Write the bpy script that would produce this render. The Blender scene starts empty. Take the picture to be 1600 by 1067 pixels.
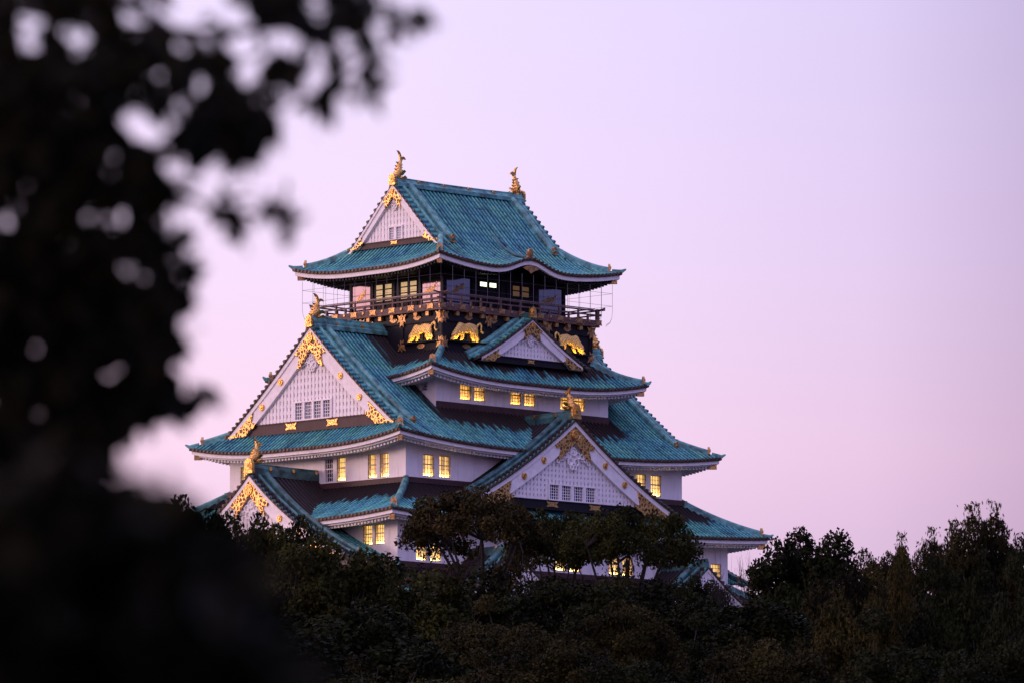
import bpy, math, random
import numpy as np
from mathutils import Vector

# ------------------------------------------------------------------ camera, sky, sun, exposure
S = bpy.context.scene
COL = S.collection
PITCH = math.atan(1116.5 / 9900.0)
cam_d = bpy.data.cameras.new('camera'); cam = bpy.data.objects.new('camera', cam_d); COL.objects.link(cam)
cam.location = (0, 0, 1.7); cam.rotation_euler = (math.pi / 2 + PITCH, 0, 0)
cam_d.sensor_width = 36.0; cam_d.lens = 36.0 * 9900 / 1600
cam_d.clip_start = 0.5; cam_d.clip_end = 20000
cam_d.dof.use_dof = True; cam_d.dof.focus_distance = 490.0; cam_d.dof.aperture_fstop = 6.2
S.camera = cam
S.view_settings.view_transform = 'Standard'; S.view_settings.look = 'None'
S.view_settings.exposure = 0.0; S.view_settings.gamma = 1.0
S.render.engine = 'CYCLES'
S.cycles.use_denoising = True
S.cycles.max_bounces = 6
S.cycles.transparent_max_bounces = 6
S.cycles.sample_clamp_indirect = 6.0

SUN_EL = math.radians(6.0)
SUN_DIR = Vector((-0.96, -0.28, 0)).normalized()            # towards the afterglow, left of the camera
W = bpy.data.worlds.new('World'); S.world = W; W.use_nodes = True

def N(nt, kind, **kw):
    n = nt.nodes.new(kind)
    for k, v in kw.items():
        if k.startswith('i_'):
            n.inputs[k[2:].replace('_', ' ')].default_value = v
        elif k.startswith('n_'):
            n.inputs[int(k[2:])].default_value = v
        else:
            setattr(n, k, v)
    return n

def ramp(nt, stops, interp='LINEAR'):
    r = nt.nodes.new('ShaderNodeValToRGB'); cr = r.color_ramp; cr.interpolation = interp
    while len(cr.elements) < len(stops): cr.elements.new(0.5)
    for e, (p, c) in zip(cr.elements, stops):
        e.position = p; e.color = (*c, 1) if len(c) == 3 else c
    return r

def srgb(r, g, b):
    f = lambda c: c / 12.92 if c <= 0.04045 else ((c + 0.055) / 1.055) ** 2.4
    return (f(r / 255), f(g / 255), f(b / 255))

def build_world():
    nt = W.node_tree; L = nt.links.new
    nt.nodes.clear()
    out = N(nt, 'ShaderNodeOutputWorld'); bg = N(nt, 'ShaderNodeBackground')
    sky = N(nt, 'ShaderNodeTexSky', sky_type='NISHITA', sun_disc=False)
    sky.sun_elevation = SUN_EL
    sky.sun_rotation = math.atan2(SUN_DIR.x, SUN_DIR.y)
    tc = N(nt, 'ShaderNodeTexCoord'); sep = N(nt, 'ShaderNodeSeparateXYZ')
    L(tc.outputs['Generated'], sep.inputs[0])
    # dusk gradient by elevation (z of the view direction)
    rz = ramp(nt, [(0.0, srgb(186, 155, 200)), (0.05, srgb(206, 172, 210)), (0.072, srgb(226, 192, 222)), (0.095, srgb(245, 210, 235)),
                   (0.125, srgb(240, 216, 246)), (0.165, srgb(234, 218, 252)), (0.30, (0.98, 0.92, 1.26)), (1.0, (0.90, 0.90, 1.36))])  # upper stops lie out of view, brightened to light the walls
    L(sep.outputs['Z'], rz.inputs['Fac'])
    # warm afterglow on the left; blue night side and painted-in lens vignetting on the right
    mr = N(nt, 'ShaderNodeMapRange'); mr.inputs[1].default_value = -0.12; mr.inputs[2].default_value = 0.10
    L(sep.outputs['X'], mr.inputs[0])
    tint = ramp(nt, [(0.0, (1.10, 1.09, 1.08)), (0.45, (1.06, 1.05, 1.06)), (0.66, (0.97, 0.97, 1.02)), (0.80, (0.88, 0.87, 0.94)), (0.92, (0.68, 0.65, 0.74)), (1.0, (0.64, 0.61, 0.71))])
    L(mr.outputs[0], tint.inputs['Fac'])
    m1 = N(nt, 'ShaderNodeMix', data_type='RGBA', blend_type='MULTIPLY'); m1.inputs[0].default_value = 1
    L(rz.outputs[0], m1.inputs[6]); L(tint.outputs[0], m1.inputs[7])
    mr2 = N(nt, 'ShaderNodeMapRange'); mr2.inputs[1].default_value = -1; mr2.inputs[2].default_value = 1
    L(sep.outputs['X'], mr2.inputs[0])
    side = ramp(nt, [(0.0, (1.55, 1.05, 0.80)), (0.25, (1.35, 1.02, 0.90)), (0.43, (1, 1, 1)), (0.57, (1, 1, 1)), (0.75, (1.15, 1.15, 1.25)), (0.86, (1.0, 1.05, 1.25)), (0.95, (0.22, 0.26, 0.50)), (1.0, (0.07, 0.09, 0.24))])
    L(mr2.outputs[0], side.inputs['Fac'])
    m2 = N(nt, 'ShaderNodeMix', data_type='RGBA', blend_type='MULTIPLY'); m2.inputs[0].default_value = 1
    L(m1.outputs[2], m2.inputs[6]); L(side.outputs[0], m2.inputs[7])
    # behind the camera the sky is brightened and bluer, as unseen fill for the walls
    mr3 = N(nt, 'ShaderNodeMapRange'); mr3.inputs[1].default_value = -1; mr3.inputs[2].default_value = 1
    L(sep.outputs['Y'], mr3.inputs[0])
    back = ramp(nt, [(0.0, (1.08, 1.03, 1.2)), (0.35, (1.08, 1.04, 1.18)), (0.75, (1, 1, 1))])
    L(mr3.outputs[0], back.inputs['Fac'])
    m3 = N(nt, 'ShaderNodeMix', data_type='RGBA', blend_type='MULTIPLY'); m3.inputs[0].default_value = 1
    L(m2.outputs[2], m3.inputs[6]); L(back.outputs[0], m3.inputs[7])
    sc = N(nt, 'ShaderNodeMix', data_type='RGBA', blend_type='ADD'); sc.inputs[0].default_value = 0.012
    L(m3.outputs[2], sc.inputs[6]); L(sky.outputs[0], sc.inputs[7])
    L(sc.outputs[2], bg.inputs['Color']); bg.inputs['Strength'].default_value = 1.0
    L(bg.outputs[0], out.inputs[0])
build_world()

sun_d = bpy.data.lights.new('sun', 'SUN'); sun = bpy.data.objects.new('sun', sun_d); COL.objects.link(sun)
sun_d.energy = 1.2; sun_d.angle = math.radians(14); sun_d.color = (1.0, 0.70, 0.66)
sv = Vector((SUN_DIR.x * math.cos(SUN_EL), SUN_DIR.y * math.cos(SUN_EL), math.sin(SUN_EL)))
sun.rotation_euler = (-sv).to_track_quat('-Z', 'Y').to_euler(); sun.location = (-60, -20, 60)

# ------------------------------------------------------------------ helpers
rng = np.random.default_rng(7); random.seed(7)

class MB:
    """collects verts and faces of ONE mesh"""
    def __init__(s): s.v = []; s.f = []; s.n = 0; s.a = []
    def add(s, v, f, att=None):
        v = np.asarray(v, float).reshape(-1, 3); o = s.n
        s.v.append(v); s.n += len(v)
        s.f.extend([[i + o for i in q] for q in f])
        s.a.append(np.zeros((len(v), 3)) if att is None else np.asarray(att, float).reshape(-1, 3))
    def grid(s, P, att=None, keep=None):
        n, m = P.shape[:2]
        fs = []
        for i in range(n - 1):
            for j in range(m - 1):
                if keep is None or keep[i, j]:
                    fs.append((i * m + j, i * m + j + 1, (i + 1) * m + j + 1, (i + 1) * m + j))
        s.add(P.reshape(-1, 3), fs, att)
    def box(s, F, s0, s1, o0, o1, z0, z1):
        P = [F(a, b, c) for c in (z0, z1) for b in (o0, o1) for a in (s0, s1)]
        s.add(P, [(0, 1, 3, 2), (4, 6, 7, 5), (0, 4, 5, 1), (2, 3, 7, 6), (0, 2, 6, 4), (1, 5, 7, 3)])
    def sweep(s, path, prof, cap=True, scale=None):
        """profile (lateral, up) swept along path, up = z"""
        path = np.asarray(path, float); n = len(path); m = len(prof)
        t = np.gradient(path, axis=0)
        lat = np.stack([t[:, 1], -t[:, 0], 0 * t[:, 0]], 1)
        ln = np.linalg.norm(lat, axis=1, keepdims=True); lat = lat / np.maximum(ln, 1e-9)
        t = t / np.linalg.norm(t, axis=1, keepdims=True)
        up = np.cross(lat, t)
        if np.mean(up[:, 2]) < 0: up = -up
        P = np.zeros((n, m, 3))
        for j, (a, b) in enumerate(prof):
            k = 1 if scale is None else np.asarray(scale)[:, None]
            P[:, j] = path + lat * a * k + up * b * k
        fs = []
        for i in range(n - 1):
            for j in range(m):
                k = (j + 1) % m
                fs.append((i * m + j, i * m + k, (i + 1) * m + k, (i + 1) * m + j))
        if cap: fs += [tuple(range(m))[::-1], tuple((n - 1) * m + j for j in range(m))]
        s.add(P.reshape(-1, 3), fs)
    def tube(s, path, rad, m=6, cap=True):
        path = np.asarray(path, float); n = len(path)
        rad = np.broadcast_to(np.asarray(rad, float), (n,))
        t = np.gradient(path, axis=0); t /= np.maximum(np.linalg.norm(t, axis=1, keepdims=True), 1e-9)
        ref = np.array([0.31, 0.17, 0.93]) if abs(t[0][2]) < 0.9 else np.array([1., 0.1, 0])
        a = np.cross(t, ref); a /= np.linalg.norm(a, axis=1, keepdims=True); b = np.cross(t, a)
        th = np.linspace(0, 2 * math.pi, m, endpoint=False)
        P = path[:, None] + rad[:, None, None] * (np.cos(th)[None, :, None] * a[:, None] + np.sin(th)[None, :, None] * b[:, None])
        fs = []
        for i in range(n - 1):
            for j in range(m):
                k = (j + 1) % m
                fs.append((i * m + j, i * m + k, (i + 1) * m + k, (i + 1) * m + j))
        if cap: fs += [tuple(range(m))[::-1], tuple((n - 1) * m + j for j in range(m))]
        s.add(P.reshape(-1, 3), fs)
    def plate(s, F, poly, o0, o1):
        """polygon in (s,z) extruded from out=o0 to out=o1"""
        n = len(poly)
        P = [F(a, o0, b) for a, b in poly] + [F(a, o1, b) for a, b in poly]
        fs = [tuple(range(n)), tuple(range(2 * n - 1, n - 1, -1))] + [(i, (i + 1) % n, n + (i + 1) % n, n + i) for i in range(n)]
        s.add(P, fs)
    def disc(s, F, sc, zc, r, o0, o1, m=8):
        s.plate(F, [(sc + r * math.cos(2 * math.pi * k / m), zc + r * math.sin(2 * math.pi * k / m)) for k in range(m)], o0, o1)
    def ring(s, F, sc, zc, R, r, o, a0=0, a1=2 * math.pi, n=18, flat=0.7):
        th = np.linspace(a0, a1, n); pts = [F(sc + R * math.cos(t), o, zc + R * math.sin(t)) for t in th]
        s.tube(pts, r, 6, cap=True)
    def build(s, name, mat, parent=None, smooth=False):
        me = bpy.data.meshes.new(name)
        if s.n: me.from_pydata(np.concatenate(s.v).tolist(), [], s.f)
        if s.n and any(np.any(x) for x in s.a):
            at = me.attributes.new('tile', 'FLOAT_VECTOR', 'POINT')
            at.data.foreach_set('vector', np.concatenate(s.a).astype(np.float32).ravel())
        if smooth: me.polygons.foreach_set('use_smooth', [True] * len(me.polygons))
        me.materials.append(mat)
        o = bpy.data.objects.new(name, me); COL.objects.link(o)
        if parent is not None: o.parent = parent
        return o

def tag(o, label=None, cat=None, group=None, kind=None):
    for k, v in (('label', label), ('category', cat), ('group', group), ('kind', kind)):
        if v: o[k] = v
    return o

def empty(name, loc, rz=0):
    o = bpy.data.objects.new(name, None); COL.objects.link(o); o.location = loc; o.rotation_euler = (0, 0, rz); return o

# ------------------------------------------------------------------ materials
def mat(name, base, rough=0.6, metal=0.0, emit=None, estr=0, spec=0.5, noise=0.0, nscale=4.0, dark=None, bump=0.0, bscale=8.0):
    m = bpy.data.materials.new(name); m.use_nodes = True; nt = m.node_tree; L = nt.links.new
    p = nt.nodes['Principled BSDF']
    p.inputs['Base Color'].default_value = (*base, 1); p.inputs['Roughness'].default_value = rough
    p.inputs['Metallic'].default_value = metal; p.inputs['Specular IOR Level'].default_value = spec
    if emit: p.inputs['Emission Color'].default_value = (*emit, 1); p.inputs['Emission Strength'].default_value = estr
    if noise or bump: tc = N(nt, 'ShaderNodeTexCoord')
    if noise:
        nz = N(nt, 'ShaderNodeTexNoise'); nz.inputs['Scale'].default_value = nscale; nz.inputs['Detail'].default_value = 6
        L(tc.outputs['Object'], nz.inputs['Vector'])
        d = dark or tuple(c * (1 - noise) for c in base)
        r = ramp(nt, [(0.35, d), (0.62, base)]); L(nz.outputs[0], r.inputs[0]); L(r.outputs[0], p.inputs['Base Color'])
    if bump:
        nb = N(nt, 'ShaderNodeTexNoise'); nb.inputs['Scale'].default_value = bscale; nb.inputs['Detail'].default_value = 3
        L(tc.outputs['Object'], nb.inputs['Vector'])
        b = N(nt, 'ShaderNodeBump'); b.inputs['Strength'].default_value = bump; b.inputs['Distance'].default_value = 0.1
        L(nb.outputs[0], b.inputs['Height']); L(b.outputs[0], p.inputs['Normal'])
    return m

def mat_copper():
    m = bpy.data.materials.new('patina_copper'); m.use_nodes = True; nt = m.node_tree; L = nt.links.new
    p = nt.nodes['Principled BSDF']; p.inputs['Roughness'].default_value = 0.55; p.inputs['Specular IOR Level'].default_value = 0.25
    at = N(nt, 'ShaderNodeAttribute', attribute_name='tile'); sep = N(nt, 'ShaderNodeSeparateXYZ'); L(at.outputs['Vector'], sep.inputs[0])
    tc = N(nt, 'ShaderNodeTexCoord')
    # one random value per row of tiles
    dv = N(nt, 'ShaderNodeMath', operation='DIVIDE'); dv.inputs[1].default_value = 0.42; L(sep.outputs[0], dv.inputs[0])
    fl = N(nt, 'ShaderNodeMath', operation='FLOOR'); L(dv.outputs[0], fl.inputs[0])
    wn = N(nt, 'ShaderNodeTexWhiteNoise', noise_dimensions='1D'); L(fl.outputs[0], wn.inputs['W'])
    # streaks running down the slope
    cx = N(nt, 'ShaderNodeCombineXYZ')
    ms = N(nt, 'ShaderNodeMath', operation='MULTIPLY'); ms.inputs[1].default_value = 1.4; L(sep.outputs[0], ms.inputs[0])
    md = N(nt, 'ShaderNodeMath', operation='MULTIPLY'); md.inputs[1].default_value = 0.45; L(sep.outputs[1], md.inputs[0])
    L(ms.outputs[0], cx.inputs[0]); L(md.outputs[0], cx.inputs[1])
    vadd = N(nt, 'ShaderNodeVectorMath', operation='ADD'); L(cx.outputs[0], vadd.inputs[0])
    vsc = N(nt, 'ShaderNodeVectorMath', operation='SCALE'); vsc.inputs['Scale'].default_value = 0.25; L(tc.outputs['Object'], vsc.inputs[0]); L(vsc.outputs[0], vadd.inputs[1])
    n1 = N(nt, 'ShaderNodeTexNoise'); n1.inputs['Scale'].default_value = 1.3; n1.inputs['Detail'].default_value = 7; n1.inputs['Roughness'].default_value = 0.65; L(vadd.outputs[0], n1.inputs['Vector'])
    n2 = N(nt, 'ShaderNodeTexNoise'); n2.inputs['Scale'].default_value = 0.35; n2.inputs['Detail'].default_value = 3; L(tc.outputs['Object'], n2.inputs['Vector'])
    r1 = ramp(nt, [(0.28, (0.026, 0.095, 0.105)), (0.40, (0.062, 0.258, 0.236)), (0.56, (0.094, 0.360, 0.288)), (0.72, (0.16, 0.48, 0.37))])
    ad = N(nt, 'ShaderNodeMath', operation='MULTIPLY_ADD'); ad.inputs[1].default_value = 0.16; L(wn.outputs[0], ad.inputs[0]); L(n1.outputs[0], ad.inputs[2])
    sb = N(nt, 'ShaderNodeMath', operation='SUBTRACT'); sb.inputs[1].default_value = 0.07; L(ad.outputs[0], sb.inputs[0])
    L(sb.outputs[0], r1.inputs[0])
    r2 = ramp(nt, [(0.40, (0.78, 0.86, 1.12)), (0.60, (1.0, 1.0, 1.0))]); L(n2.outputs[0], r2.inputs[0])
    mm = N(nt, 'ShaderNodeMix', data_type='RGBA', blend_type='MULTIPLY'); mm.inputs[0].default_value = 1; L(r1.outputs[0], mm.inputs[6]); L(r2.outputs[0], mm.inputs[7])
    # pans between the cover ribs are coloured darker, for rib contrast
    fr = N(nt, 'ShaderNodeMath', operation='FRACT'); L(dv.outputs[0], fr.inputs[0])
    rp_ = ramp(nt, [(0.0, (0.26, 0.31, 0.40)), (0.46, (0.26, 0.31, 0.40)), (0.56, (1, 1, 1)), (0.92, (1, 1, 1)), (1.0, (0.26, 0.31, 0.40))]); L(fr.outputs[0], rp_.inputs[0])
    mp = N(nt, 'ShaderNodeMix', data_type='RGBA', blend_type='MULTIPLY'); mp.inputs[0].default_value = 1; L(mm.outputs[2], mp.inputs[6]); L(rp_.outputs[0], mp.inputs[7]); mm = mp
    dd0 = N(nt, 'ShaderNodeMath', operation='DIVIDE'); dd0.inputs[1].default_value = 0.62; L(sep.outputs[1], dd0.inputs[0])
    fd = N(nt, 'ShaderNodeMath', operation='FRACT'); L(dd0.outputs[0], fd.inputs[0])
    rd_ = ramp(nt, [(0.0, (0.62, 0.66, 0.72)), (0.16, (0.66, 0.7, 0.76)), (0.30, (1, 1, 1)), (1.0, (1.06, 1.05, 1.03))]); L(fd.outputs[0], rd_.inputs[0])
    mq = N(nt, 'ShaderNodeMix', data_type='RGBA', blend_type='MULTIPLY'); mq.inputs[0].default_value = 1; L(mm.outputs[2], mq.inputs[6]); L(rd_.outputs[0], mq.inputs[7])
    n3 = N(nt, 'ShaderNodeTexNoise'); n3.inputs['Scale'].default_value = 0.9; n3.inputs['Detail'].default_value = 5; n3.inputs['Roughness'].default_value = 0.7; L(tc.outputs['Object'], n3.inputs['Vector'])
    rs_ = ramp(nt, [(0.33, (0.30, 0.34, 0.50)), (0.42, (0.85, 0.88, 0.95)), (0.5, (1, 1, 1)), (0.66, (1.12, 1.10, 1.04))]); L(n3.outputs[0], rs_.inputs[0])
    mt_ = N(nt, 'ShaderNodeMix', data_type='RGBA', blend_type='MULTIPLY'); mt_.inputs[0].default_value = 1; L(mq.outputs[2], mt_.inputs[6]); L(rs_.outputs[0], mt_.inputs[7]); mm = mt_
    # sheltered copper that never greened: brown
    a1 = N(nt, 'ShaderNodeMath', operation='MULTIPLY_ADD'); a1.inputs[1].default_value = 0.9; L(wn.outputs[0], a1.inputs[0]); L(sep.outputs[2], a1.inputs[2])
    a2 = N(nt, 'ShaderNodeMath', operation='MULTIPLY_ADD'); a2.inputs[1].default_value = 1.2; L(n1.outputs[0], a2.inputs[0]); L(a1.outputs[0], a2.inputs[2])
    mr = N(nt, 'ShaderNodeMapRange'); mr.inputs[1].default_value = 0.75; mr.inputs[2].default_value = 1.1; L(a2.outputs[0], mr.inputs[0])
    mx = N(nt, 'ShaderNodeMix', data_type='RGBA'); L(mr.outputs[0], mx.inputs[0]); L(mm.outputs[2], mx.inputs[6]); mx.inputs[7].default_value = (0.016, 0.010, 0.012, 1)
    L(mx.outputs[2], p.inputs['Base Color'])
    # tile joints
    wv = N(nt, 'ShaderNodeMath', operation='FRACT'); dd = N(nt, 'ShaderNodeMath', operation='DIVIDE'); dd.inputs[1].default_value = 0.34; L(sep.outputs[1], dd.inputs[0]); L(dd.outputs[0], wv.inputs[0])
    bp = N(nt, 'ShaderNodeBump'); bp.inputs['Strength'].default_value = 0.35; bp.inputs['Distance'].default_value = 0.05
    L(wv.outputs[0], bp.inputs['Height']); L(bp.outputs[0], p.inputs['Normal'])
    return m

def mat_plaster():
    m = mat('white_plaster', (0.80, 0.77, 0.79), 0.85, spec=0.2); nt = m.node_tree; L = nt.links.new; p = nt.nodes['Principled BSDF']
    tc = N(nt, 'ShaderNodeTexCoord'); mp = N(nt, 'ShaderNodeMapping'); mp.inputs['Scale'].default_value = (2.2, 2.2, 0.28); L(tc.outputs['Object'], mp.inputs[0])
    a = N(nt, 'ShaderNodeTexNoise'); a.inputs['Scale'].default_value = 1.0; a.inputs['Detail'].default_value = 6; a.inputs['Roughness'].default_value = 0.65; L(mp.outputs[0], a.inputs['Vector'])
    b = N(nt, 'ShaderNodeTexNoise'); b.inputs['Scale'].default_value = 0.55; b.inputs['Detail'].default_value = 5; L(tc.outputs['Object'], b.inputs['Vector'])
    ra = ramp(nt, [(0.30, (0.80, 0.77, 0.76)), (0.46, (1, 1, 1))]); L(a.outputs[0], ra.inputs[0])
    rb = ramp(nt, [(0.34, (0.74, 0.71, 0.72)), (0.60, (0.84, 0.82, 0.84))]); L(b.outputs[0], rb.inputs[0])
    x = N(nt, 'ShaderNodeMix', data_type='RGBA', blend_type='MULTIPLY'); x.inputs[0].default_value = 1; L(ra.outputs[0], x.inputs[6]); L(rb.outputs[0], x.inputs[7]); L(x.outputs[2], p.inputs['Base Color'])
    return m

def mat_filigree():
    m = bpy.data.materials.new('gold_filigree'); m.use_nodes = True; nt = m.node_tree; L = nt.links.new
    p = nt.nodes['Principled BSDF']; p.inputs['Roughness'].default_value = 0.34
    tc = N(nt, 'ShaderNodeTexCoord'); v = N(nt, 'ShaderNodeTexVoronoi', feature='DISTANCE_TO_EDGE'); v.inputs['Scale'].default_value = 4.3
    nz = N(nt, 'ShaderNodeTexNoise'); nz.inputs['Scale'].default_value = 3; 
    L(tc.outputs['Object'], nz.inputs['Vector'])
    mx0 = N(nt, 'ShaderNodeMix', data_type='RGBA'); mx0.inputs[0].default_value = 0.25; L(tc.outputs['Object'], mx0.inputs[6]); L(nz.outputs['Color'], mx0.inputs[7])
    L(mx0.outputs[2], v.inputs['Vector'])
    r = ramp(nt, [(0.10, (1, 1, 1)), (0.17, (0, 0, 0))]); L(v.outputs[0], r.inputs[0])
    mx = N(nt, 'ShaderNodeMix', data_type='RGBA'); L(r.outputs[0], mx.inputs[0])
    mx.inputs[6].default_value = (0.10, 0.045, 0.02, 1); mx.inputs[7].default_value = (0.95, 0.56, 0.17, 1)
    L(mx.outputs[2], p.inputs['Base Color']); L(r.outputs[0], p.inputs['Metallic'])
    b = N(nt, 'ShaderNodeBump'); b.inputs['Strength'].default_value = 0.8; b.inputs['Distance'].default_value = 0.08
    L(r.outputs[0], b.inputs['Height']); L(b.outputs[0], p.inputs['Normal'])
    return m

def mat_tiger():
    m = bpy.data.materials.new('gold_relief'); m.use_nodes = True; nt = m.node_tree; L = nt.links.new
    p = nt.nodes['Principled BSDF']; p.inputs['Roughness'].default_value = 0.42; p.inputs['Metallic'].default_value = 0.35
    tc = N(nt, 'ShaderNodeTexCoord'); w = N(nt, 'ShaderNodeTexWave', wave_type='BANDS', bands_direction='DIAGONAL')
    w.inputs['Scale'].default_value = 2.6; w.inputs['Distortion'].default_value = 5; w.inputs['Detail'].default_value = 2
    L(tc.outputs['Object'], w.inputs['Vector'])
    r = ramp(nt, [(0.08, (0.62, 0.34, 0.09)), (0.25, (0.98, 0.64, 0.19))]); L(w.outputs[0], r.inputs[0]); L(r.outputs[0], p.inputs['Base Color'])
    b = N(nt, 'ShaderNodeBump'); b.inputs['Strength'].default_value = 0.5; b.inputs['Distance'].default_value = 0.06
    L(w.outputs[0], b.inputs['Height']); L(b.outputs[0], p.inputs['Normal'])
    return m

def mat_leaf(name, c1, c2, sc=0.25):
    m = bpy.data.materials.new(name); m.use_nodes = True; nt = m.node_tree; L = nt.links.new
    p = nt.nodes['Principled BSDF']; p.inputs['Roughness'].default_value = 0.7; p.inputs['Specular IOR Level'].default_value = 0.05
    tc = N(nt, 'ShaderNodeTexCoord'); nz = N(nt, 'ShaderNodeTexNoise'); nz.inputs['Scale'].default_value = sc; nz.inputs['Detail'].default_value = 4
    oi = N(nt, 'ShaderNodeObjectInfo'); va = N(nt, 'ShaderNodeVectorMath', operation='ADD')
    L(tc.outputs['Object'], va.inputs[0]); L(oi.outputs['Location'], va.inputs[1]); L(va.outputs[0], nz.inputs['Vector'])
    r = ramp(nt, [(0.36, c1), (0.64, c2)]); L(nz.outputs[0], r.inputs[0]); L(r.outputs[0], p.inputs['Base Color'])
    return m

M = dict(
    copper=mat_copper(),
    ridge=mat('ridge_copper', (0.12, 0.36, 0.34), 0.5, noise=0.72, nscale=1.6, bump=0.3, bscale=5),
    ridge_dark=mat('weathered_ridge_copper', (0.05, 0.16, 0.16), 0.5, noise=0.8, nscale=1.5, bump=0.3, bscale=5),
    tile_end=mat('bronze_tile_ends', (0.11, 0.070, 0.048), 0.5, 0.3, noise=0.6, nscale=3),
    plaster=mat_plaster(),
    trim=mat('white_timber', (0.80, 0.77, 0.78), 0.7, spec=0.2, noise=0.12, nscale=2.5),
    lattice_back=mat('lattice_panel', (0.56, 0.54, 0.58), 0.9),
    black=mat('black_lacquer', (0.010, 0.009, 0.014), 0.5, spec=0.22, noise=0.3, nscale=2),
    brown=mat('brown_lacquer', (0.062, 0.030, 0.030), 0.5, spec=0.3, noise=0.3, nscale=1.5),
    rail=mat('railing_wood', (0.145, 0.085, 0.078), 0.55, spec=0.3, noise=0.35, nscale=3),
    steel=mat('steel_rail', (0.55, 0.50, 0.52), 0.35, 0.8),
    gold=mat('gold_leaf', (0.92, 0.54, 0.17), 0.30, 1.0, noise=0.45, nscale=6, bump=0.5, bscale=9),
    gold_dull=mat('tarnished_gold', (0.62, 0.36, 0.15), 0.42, 0.85, noise=0.55, nscale=5, bump=0.4, bscale=7),
    filigree=mat_filigree(), tiger=mat_tiger(),
    frame=mat('window_timber', (0.42, 0.34, 0.26), 0.7, spec=0.2),
    frame_white=mat('white_window_bars', (0.72, 0.70, 0.74), 0.7, spec=0.2),
    pane=mat('lit_window', (0.85, 0.78, 0.52), 0.9, emit=(1.0, 0.62, 0.17), estr=0.9, spec=0.0),
    lamp=mat('window_lamp', (1, 0.8, 0.5), 0.9, emit=(1.0, 0.78, 0.36), estr=48.0),
    pane_amber=mat('amber_window', (0.85, 0.70, 0.42), 0.9, emit=(1.0, 0.50, 0.10), estr=0.75, spec=0.0),
    lamp_amber=mat('amber_window_lamp', (1, 0.8, 0.5), 0.9, emit=(1.0, 0.68, 0.22), estr=28.0),
    curtain=mat('curtain', (0.75, 0.62, 0.42), 0.9, emit=(1.0, 0.55, 0.18), estr=0.28, spec=0.0),
    uplight=mat('ledge_lamp', (1, 0.8, 0.5), 0.9, emit=(1.0, 0.62, 0.10), estr=34.0),
    room=mat('room_lamp', (1, 1, 0.9), 0.9, emit=(0.95, 1.0, 0.62), estr=2.0),
    room_pane=mat('lit_room_wall', (0.6, 0.45, 0.25), 0.9, emit=(1.0, 0.72, 0.34), estr=0.42),
    room_dim=mat('dim_room_wall', (0.3, 0.2, 0.1), 0.9, emit=(1.0, 0.55, 0.2), estr=0.06),
    dark_glass=mat('dark_glass', (0.01, 0.012, 0.02), 0.12, spec=0.5),
    panel=mat('glazed_navy_panel', (0.50, 0.45, 0.50), 0.06, 1.0),
    wire=mat('net_wire', (0.16, 0.14, 0.17), 0.4, 0.7),
    stone=mat('castle_stone', (0.20, 0.18, 0.17), 0.9, noise=0.5, nscale=0.6, bump=0.6, bscale=1.5),
    ground=mat('earth_and_grass', (0.035, 0.032, 0.018), 0.95, noise=0.5, nscale=0.15),
    bark=mat('bark', (0.014, 0.010, 0.008), 0.9, noise=0.5, nscale=2, bump=0.6, bscale=6),
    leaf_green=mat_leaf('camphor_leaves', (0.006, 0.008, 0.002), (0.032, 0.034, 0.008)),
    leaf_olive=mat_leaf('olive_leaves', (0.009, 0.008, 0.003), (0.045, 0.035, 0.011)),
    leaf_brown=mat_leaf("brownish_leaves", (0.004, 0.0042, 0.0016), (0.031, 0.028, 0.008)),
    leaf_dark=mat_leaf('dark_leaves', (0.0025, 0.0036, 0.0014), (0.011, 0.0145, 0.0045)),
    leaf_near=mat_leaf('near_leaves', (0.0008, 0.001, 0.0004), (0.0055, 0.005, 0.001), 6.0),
)

# ------------------------------------------------------------------ ground
def ground_z(y):
    return np.interp(y, [0, 60, 150, 260, 360, 430, 700, 20000], [0, 0, 2.5, 8, 14, 17, 17, 0])
def build_ground():
    ys = np.concatenate([np.linspace(-400, 900, 66), [2000, 6000, 15000]]); xs = np.concatenate([[-15000, -4000, -1200], np.linspace(-600, 600, 41), [1200, 4000, 15000]])
    P = np.zeros((len(ys), len(xs), 3)); P[..., 0] = xs[None]; P[..., 1] = ys[:, None]; P[..., 2] = ground_z(ys)[:, None]
    P[..., 2] += np.where((np.abs(P[..., 1] - 250) < 220) & (np.abs(P[..., 0]) > 3), 0.25 * np.sin(P[..., 0] * 0.11) * np.cos(P[..., 1] * 0.07), 0)
    b = MB(); b.grid(P); tag(b.build('ground', M['ground'], smooth=True), kind='structure')
build_ground()

# ------------------------------------------------------------------ castle keep
ANG = math.radians(44.7)
_c, _s = math.cos(PITCH), math.sin(PITCH)
CY = 500.0
def _ray(x, y):
    rx = (x - 800) / 9900; uy = -(y - 533.5) / 9900
    return (rx, _c - _s * uy, _s + _c * uy)
_r = _ray(715, 650)
CX = _r[0] / _r[1] * CY
Z0 = 17.0
keep = empty('castle_keep', (CX, CY, Z0), ANG)
tag(keep, 'white walled castle keep with stacked green copper roofs, golden gables and lit windows', 'castle')

FACES = ('front', 'side', 'far_side', 'back')
def FR(face):
    if face == 0: return lambda s, o, z: (s, -o, z - Z0)       # right hand face in the photo
    if face == 1: return lambda s, o, z: (-o, -s, z - Z0)      # left hand face
    if face == 2: return lambda s, o, z: (o, s, z - Z0)
    return lambda s, o, z: (-s, o, z - Z0)
ROT = (0, -math.pi / 2, math.pi / 2, math.pi)

def FA(face, s, o, z):
    s, o, z = np.broadcast_arrays(np.asarray(s, float), np.asarray(o, float), np.asarray(z, float)); z = z - Z0
    return np.stack({0: (s, -o, z), 1: (-o, -s, z), 2: (o, s, z), 3: (-s, o, z)}[face], -1)

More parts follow.
